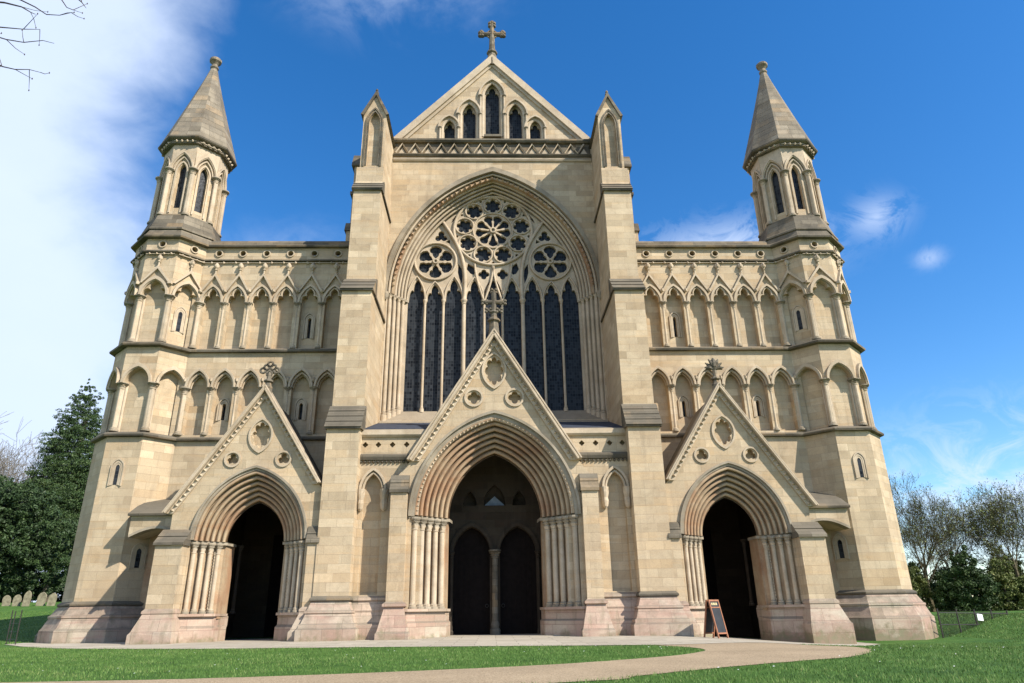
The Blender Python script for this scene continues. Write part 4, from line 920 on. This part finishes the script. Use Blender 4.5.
# =================================================================== VEGETATION
def branch_tree(x, y, H, spread, seed, label, cat='tree', r0=.22, levels=5, lean=(0, 0), m=BARK, leaves=0, leafm=None, group=None, name='bare_tree', twig=.012, kids=(3, 4), up=.25, first=.3, dens=1):
    rs = random.Random(seed); z0 = hgt(x, y)-.1; root = empty(name, (x, y, z0), label=label, category=cat)
    if group: root['group'] = group
    mb = MB(lambda u, o, z: (u, o, z)); mb2 = MB(lambda u, o, z: (u, o, z)); tips = []
    def seg(p, d, ln, r, lv):
        b = mb if lv < 1 else mb2; n = 4 if lv < 2 else 3; P = [p]; q = p
        for i in range(n):
            d = (d+Vector((rs.uniform(-1, 1), rs.uniform(-1, 1), rs.uniform(-.5, .9)*up*2))*(.06+.028*lv)).normalized(); q = q+d*(ln/n); P.append(q)
        rr_ = [max(twig*.5, r*(1-.55*i/n)) for i in range(n+1)]
        b.tube([tuple(v) for v in P], rr_, 6 if lv == 0 else (4 if lv < 3 else 3), False)
        if lv >= levels: tips.append(P[-1]); tips.append(P[len(P)//2]); return
        for i in range(1, n+1):
            if lv == 0 and i/n < first: continue
            for _ in range(rs.randint(*kids) if i == n or lv < 2 else (rs.randint(1, 2) if rs.random() < dens else 0)):
                a = rs.uniform(0, 2*PI); ax = d.cross(Vector((math.cos(a), math.sin(a), .3))).normalized()
                nd_ = (d*(.75 if i == n else .45)+ax*spread*rs.uniform(.5, 1)+Vector((0, 0, up*.5))).normalized()
                seg(P[i], nd_, ln*rs.uniform(.52, .74), rr_[i]*rs.uniform(.45, .68), lv+1)
    seg(Vector((0, 0, 0)), Vector((lean[0], lean[1], 1)).normalized(), H*.42, r0, 0)
    mb.build('trunk', m, root); mb2.build('branches', m, root)
    if leaves:
        T = np.array([tuple(t) for t in tips]); T = T[RNG.integers(0, len(T), leaves)]+RNG.normal(0, .16, (leaves, 3))
        leafq('foliage', T, .05, leafm, root)
    return root
def leafq(name, C, s, m, parent, tint=None, droop=0):
    n = len(C); a = RNG.normal(0, 1, (n, 3)); a[:, 2] -= droop; a /= np.linalg.norm(a, axis=1)[:, None]; b = RNG.normal(0, 1, (n, 3)); b -= a*(a*b).sum(1)[:, None]; b /= np.linalg.norm(b, axis=1)[:, None]
    sz = s*RNG.uniform(.6, 1.4, n)[:, None]; L_ = 1.5
    V = np.stack([C-a*sz*L_, C+b*sz*.6, C+a*sz*L_, C-b*sz*.6], 1).reshape(-1, 3)
    tri(name, V, 4, np.clip(RNG.normal(.45, .25, n), 0, 1) if tint is None else tint, m, parent)
def leafy(name, x, y, lobes, n, s, m, label, cat='tree', group=None, droop=0, trunk=(.3, 3), sub=60, rough=.22):
    z0 = hgt(x, y)-.1; root = empty(name, (x, y, z0), label=label, category=cat)
    if group: root['group'] = group
    mb = MB(lambda u, o, z: (u, o, z)); mb.tube([(0, 0, 0), (.1, 0, trunk[1]*.5), (-.05, .1, trunk[1])], [trunk[0], trunk[0]*.8, trunk[0]*.5], 8); mb.build('trunk', BARK, root)
    C = []; TI = []; vol = [l[3]*l[4]*l[5] for l in lobes]
    for l, v in zip(lobes, vol):
        k = int(n*v/sum(vol)); ks = max(8, int(sub*v/sum(vol)*1.0))
        d = RNG.normal(0, 1, (ks, 3)); d /= np.linalg.norm(d, axis=1)[:, None]; rr_ = RNG.uniform(.55, 1.0, ks)[:, None]
        cc = d*rr_; w = RNG.integers(0, ks, k); off = RNG.normal(0, 1, (k, 3)); off /= np.linalg.norm(off, axis=1)[:, None]; off *= RNG.uniform(.3, 1, (k, 1))**.5*rough*RNG.uniform(.7, 1.35, ks)[w][:, None]
        off[:, 2] *= .75
        P = (cc[w]+off)*np.array(l[3:6])+np.array(l[:3]); C.append(P); TI.append(np.clip(RNG.uniform(.15, .7, ks)[w]+RNG.normal(0, .15, k), 0, 1))
    C = np.concatenate(C); TI = np.concatenate(TI); ok = C[:, 2] > .15; leafq('crown', C[ok], s, m, root, TI[ok], droop)
    return root
K_ = 1.6
def sc_(L_, k): return [tuple(v*k for v in l) for l in L_]
leafy('evergreen_oak', -43.5, 38, sc_([(0, 0, 3.3, 3.3, 3.2, 3.3), (2.4, .5, 2.4, 2.4, 2.2, 2.4), (-3, 0, 3.2, 3.4, 3, 3.2), (-.2, -.8, 4.7, 2.6, 2.4, 2.0)], K_), 110000, .085, LEAF_D, 'big rounded dark evergreen tree with a dense crown beside the turret', sub=1500, rough=.08, trunk=(.55, 5))
cz = []
for k in range(18):
    t = k/17; rr_ = .9+4.6*t**.62*(1+.12*math.sin(k*2.3)); cz.append((.8*math.sin(k*1.7)*t-.4, .5*math.cos(k*2.1)*t, 23.6-18.5*t, rr_, rr_*.9, 1.4+.7*t))
leafy('conifer', -46.6, 52, cz, 210000, .065, LEAF_C, 'tall pointed conifer rising behind the rounded evergreen tree', droop=1.2, sub=5200, rough=.13, trunk=(.5, 20))
leafy('conifer', -58, 54, [(0, 0, 9, 5, 4, 6.5), (-4, 0, 7, 5, 4, 6)], 36000, .13, LEAF_C, 'lower dark conifer behind the rounded tree at the picture edge', droop=1, sub=600, rough=.10, trunk=(.5, 8))
for i in range(7):
    leafy('evergreen_shrub', -62+4.6*i, 57+.8*(i % 2), [(0, 0, 1.6, 3.2, 2, 2.4)], 9000, .12, (LEAF_D, LEAF_C)[i % 2], 'dark low evergreen shrub in the shade behind the big evergreen trees', 'shrub', 'low shrubs behind the big evergreens', sub=160, rough=.12, trunk=(.12, 1.6))
for i, (x, y, h) in enumerate(((-60, 58, 22), (-66, 62, 20), (-55, 66, 21))):
    branch_tree(x, y, h, .75, 40+i, ['pale leafless tree seen above the dark evergreens', 'leafless tree farthest out past the evergreens', 'thin leafless tree just behind the conifer'][i], m=BARKP, r0=.28, levels=4, twig=.035, group='leafless trees behind the evergreens', kids=(3, 3))
RT = [(32.6, 28, 9.6, 51, 'leafless tree with upright limbs right beside the turret base', 2600), (36.5, 31, 8.8, 52, 'leafless tree between the two dark shrubs', 3600), (40.5, 29, 9.4, 53, 'spreading leafless tree with a little spring leaf', 6500), (44.5, 30, 10.6, 54, 'tall leafless tree at the outer edge of the group', 4000), (49, 34, 11, 55, 'leafless tree outermost in the row', 1500), (35, 42, 11, 56, 'faint leafless tree far behind the first', 300)]
for x, y, h, sd, lb, lf in RT:
    branch_tree(x, y, h, .62, sd, lb, r0=.2, levels=5, twig=.013, group='leafless trees behind the fence', leaves=lf, leafm=LEAF_Y, kids=(2, 3), up=.5, m=BARKO, dens=.42)
for i, (x, y, sc, lb, mm, nn) in enumerate(((30.6, 27, .8, 'dark shrub at the foot of the turret behind the fence', LEAF_Y, 7000), (33.6, 25, 1.0, 'dark pointed evergreen shrub in the middle of the trees', LEAF_C, 13000), (36.6, 25.5, .9, 'loose green shrub under the spreading tree', LEAF_Y, 6000), (39.5, 25, .95, 'dark low evergreen shrub beside the pale wall', LEAF_D, 10000), (43.0, 27, 1.0, 'green shrub behind the pale wall', LEAF_C, 9000), (32, 31, 1.0, 'thin dark shrub behind the others', LEAF_C, 6000), (41, 31, 1.15, 'tall mixed green shrub between leafless trees', LEAF_Y, 5000))):
    leafy('evergreen_shrub', x, y, [(0, 0, 1.6*sc, 1.9*sc, 1.5*sc, 1.9*sc), (.2, 0, 3.0*sc, 1.2*sc, 1.1*sc, 1.5*sc), (-1.2, 0, 1.2*sc, 1.3*sc, 1.2*sc, 1.5*sc)], nn*2, .06, mm, lb, 'shrub', 'shrubs behind the fence', sub=260, rough=.16, trunk=(.12, 2))
hx = [(25.5+1.55*i, 31+1.2*math.sin(i*1.9)) for i in range(18)]
for i, (x, y) in enumerate(hx):
    sc = 1+.25*math.sin(i*2.7)
    leafy('evergreen_shrub', x, y, [(0, 0, 1.3*sc, 1.5, 1.2, 1.6*sc), (.3, .2, 2.3*sc, 1.0, 1.0, 1.2*sc)], 7000, .07, (LEAF_D, LEAF_C, LEAF_C, LEAF_Y)[i % 4], 'dark evergreen shrub in the dense screen behind the lawn and leafless trees', 'shrub', 'dense shrub screen behind the trees', sub=90, trunk=(.1, 1.6))
# young branches reaching in from a tree that stands beside the photographer
ot = branch_tree(-11.5, -20.5, 8.5, .6, 77, 'leafless tree whose thin twigs hang in at the top corner of the sky', r0=.2, levels=3, m=TWIG, twig=.012, lean=(-.12, .0), kids=(2, 3), up=.5)
rs = random.Random(5); br = MB(lambda u, o, z: (u+11.5, o+20.5, z)); o0 = (-11.5, -20.5)
def limb(P, r):
    br.tube(P, [r*(1-.8*i/(len(P)-1)) for i in range(len(P))], 5, False)
    for i in range(2, len(P)):
        if rs.random() < .75:
            p = Vector(P[i]); d = Vector((rs.uniform(-.1, .8), rs.uniform(-.3, .3), rs.uniform(-.7, .7))).normalized(); ln = rs.uniform(.10, .28)
            q = p+d*ln*.55+Vector((0, 0, rs.uniform(-.04, .04))); e = q+d*ln*.5; br.tube([tuple(p), tuple(q), tuple(e)], [.0045, .0035, .002], 4, False); br.lathe(e.x, e.y, [(.002, e.z-.012), (.007, e.z), (.002, e.z+.014)], 5)
for P in ([(-11.5, -20.4, 5.0), (-9, -20.2, 6.2), (-7.2, -20, 6.75), (-6.1, -20, 6.85), (-5.62, -20, 6.86), (-5.45, -20, 6.80), (-5.25, -20, 6.76), (-5.05, -20, 6.79), (-4.92, -20, 6.75)],
          [(-9, -20.2, 6.2), (-7.2, -20, 6.5), (-6.1, -20, 6.62), (-5.62, -20, 6.55), (-5.4, -20, 6.42), (-5.25, -20, 6.38), (-5.1, -20, 6.38), (-4.97, -20, 6.34)],
          [(-9, -20.2, 6.2), (-7.3, -20, 7.3), (-6.2, -20, 7.4), (-5.5, -20, 7.42), (-5.25, -20, 7.28), (-5.1, -20, 7.17), (-4.95, -20, 7.16), (-4.83, -20, 7.2)],
          [(-7.3, -20, 7.3), (-6.4, -20, 7.1), (-5.7, -20, 6.99), (-5.5, -20, 6.97), (-5.3, -20, 6.95), (-5.12, -20, 6.95)],
          [(-6.2, -20, 7.4), (-5.6, -20, 7.34), (-5.4, -20, 7.28), (-5.28, -20, 7.2), (-5.22, -20, 7.17)],
          [(-6.2, -20, 7.4), (-5.3, -20, 7.5), (-5.0, -20, 7.42), (-4.9, -20, 7.28), (-4.82, -20, 7.24)], [(-5.3, -20, 7.5), (-4.9, -20, 7.5), (-4.75, -20, 7.36), (-4.68, -20, 7.27)]):
    limb(P, .013)
br.build('overhanging_branches', TWIG, ot)

# =================================================================== SMALL THINGS
# chalkboard easel at the mouth of the porch
ab = empty('pavement_sign', (6.72, -3.3, hgt(6.72, -3.3)+.01), label='folding chalkboard sign with orange wooden frame standing at the porch door', category='sign')
def board(sgn):
    Fq = lambda u, o, z: (math.cos(.62)*u+math.sin(.62)*(o*1), math.sin(.62)*u-math.cos(.62)*(o*1), z)
    tl = lambda z: sgn*(.27-.23*z/1.1)
    m1 = MB(Fq)
    def bar(u0, u1, z0, z1, w=.022):
        i = [m1.pt(u, tl(z)+dd, z) for z in (z0, z1) for (u, dd) in ((u0, w), (u1, w), (u1, -w), (u0, -w))]
        m1.f += [(i[0], i[1], i[5], i[4]), (i[1], i[2], i[6], i[5]), (i[2], i[3], i[7], i[6]), (i[3], i[0], i[4], i[7]), (i[4], i[5], i[6], i[7]), (i[3], i[2], i[1], i[0])]
    bar(-.24, -.20, 0, 1.1); bar(.20, .24, 0, 1.1); bar(-.2, .2, 1.05, 1.1, .02); bar(-.2, .2, .86, .89, .02); bar(-.2, .2, .12, .16, .02)
    fr = m1.build('frame', REDWOOD, ab)
    m2 = MB(Fq); i = [m2.pt(u, tl(z)+sgn*d_, z) for z in (.16, .86) for u in (-.2, .2) for d_ in (.0, .01)]
    m2.f += [(i[0], i[2], i[6], i[4]), (i[1], i[3], i[7], i[5])]; m2.build('chalk_panel', SLATE, ab)
    m2 = MB(Fq); i = [m2.pt(u, tl(z)+sgn*.008, z) for z in (.89, 1.05) for u in (-.2, .2)]; m2.f += [(i[0], i[1], i[3], i[2])]; h_ = m2.build('header_panel', SLATE, ab)
    if sgn > 0:
        m3 = MB(Fq); x = -.15
        for w_ in (.05, .03, .06, .04, .05): 
            i = [m3.pt(u, tl(z)+.013, z) for z in (.94, 1.01) for u in (x, x+w_*.8)]; m3.f += [(i[0], i[1], i[3], i[2])]; x += w_+.012
        m3.build('faded_lettering', CREAM, h_)
board(1); board(-1)
# railing on the right
fr = empty('iron_fence', (15.8, 1.2, hgt(15.8, 1.2)), label='low dark iron paling fence running from the turret foot to the trees', category='fence')
P0, P1 = Vector((15.9, .2)), Vector((20.7, 3.4)); n = 66; pk = MB(lambda u, o, z: (u-15.8, o-1.2, z-hgt(15.8, 1.2)))
for i in range(n+1):
    p = P0.lerp(P1, i/n); z = hgt(p.x, p.y); t = .60-.10*i/n; pk.tube([(p.x, p.y, z-.1), (p.x, p.y, t)], .007, 4); 
pk.build('palings', IRON, fr)
for k in range(5):
    p = P0.lerp(P1, k/4); z = hgt(p.x, p.y); q = MB(pk.F); q.tube([(p.x, p.y, z-.1), (p.x, p.y, .66-.10*k/4)], .03, 6); q.build('post', IRON, fr)
for dz in (.12, .52):
    q = MB(pk.F); q.tube([(P0.lerp(P1, k/10).x, P0.lerp(P1, k/10).y, dz-.01*k) for k in range(11)], .018, 5); q.build('rail', IRON, fr)
p = P0.lerp(P1, .55); F_ = Frame(p.x, p.y-.06, .45, 1); q = MB(F_); z = .22; q.prism([(-.17, z), (.17, z-.03), (.17, z+.2), (-.16, z+.23)], 0, .012, back=True)
q.build('paper_notice', PAPER, None, label='small white paper notice tied to the iron fence', category='notice')
# pale wall far right
Fw = Frame(46, 39, -.1, 1); q = MB(Fw); q.box(-3, 20, -.4, 0, -.6, .55); q.side([(-.45, .55), (.05, .55), (.0, .65), (-.4, .65)], -3, 20)
q.build('boundary_wall', STONE, None, label='low pale stone boundary wall beyond the lawn and trees', category='wall')
# wire fence at the left of the turret
wf = empty('wire_fence', (-16.7, 0, 0), label='thin wire fence with metal posts on the grass beside the turret', category='fence')
PP = [(-17.4, 1.4), (-16.75, .2), (-15.75, -.9)]
for x, y in PP:
    q = MB(lambda u, o, z: (u+16.7, o, z)); q.tube([(x, y, -.1), (x-.03, y, 1.08)], .018, 5); q.build('post', IRON, wf)
for z in (.15, .4, .65, .9):
    q = MB(lambda u, o, z: (u+16.7, o, z)); q.tube([(x, y, z) for x, y in PP], .004, 3); q.build('wire', IRON, wf)
q = MB(Frame(-16.4, 2.6, .3, 1)); q.side([(-.7, -.2), (.7, -.2), (.7, .22), (-.3, .66), (-.7, .66)], -.6, .6); q.build('tomb_slab', GRAVE, None, label='sloping mossy stone tomb slab at the turret foot behind the wire fence', category='tomb')
GL = [(-35.9, 30.4, .7, .5, 'rounded headstone nearest the trunk'), (-34.95, 30, 1.0, .45, 'tall narrow headstone in the middle of the row'), (-34.05, 30.3, .85, .55, 'broad headstone closest to the turret'), (-36.9, 30.8, .65, .5, 'low headstone at the far end of the row'), (-33.1, 30, .8, .5, 'small leaning headstone beside the turret edge')]
for x, y, h, w_, lb in GL:
    z = hgt(x, y); ln_ = .12*math.sin(x*7); q = MB(lambda u, o, zz, x=x, y=y, ln_=ln_, z=z: (x+u+(zz-z)*ln_, y-o+u*.2, zz)); q.prism([(-w_/2, z-.2)]+[(-w_/2, z+h*.7)]+arch(w_/2, h*.3+w_*.25, 6, 0, z+h*.7)[1:-1]+[(w_/2, z+h*.7), (w_/2, z-.2)], -.12, 0, back=True)
    q.build('headstone', GRAVE, None, label=lb+' under the dark evergreen', category='headstone', group='headstones under the evergreen')
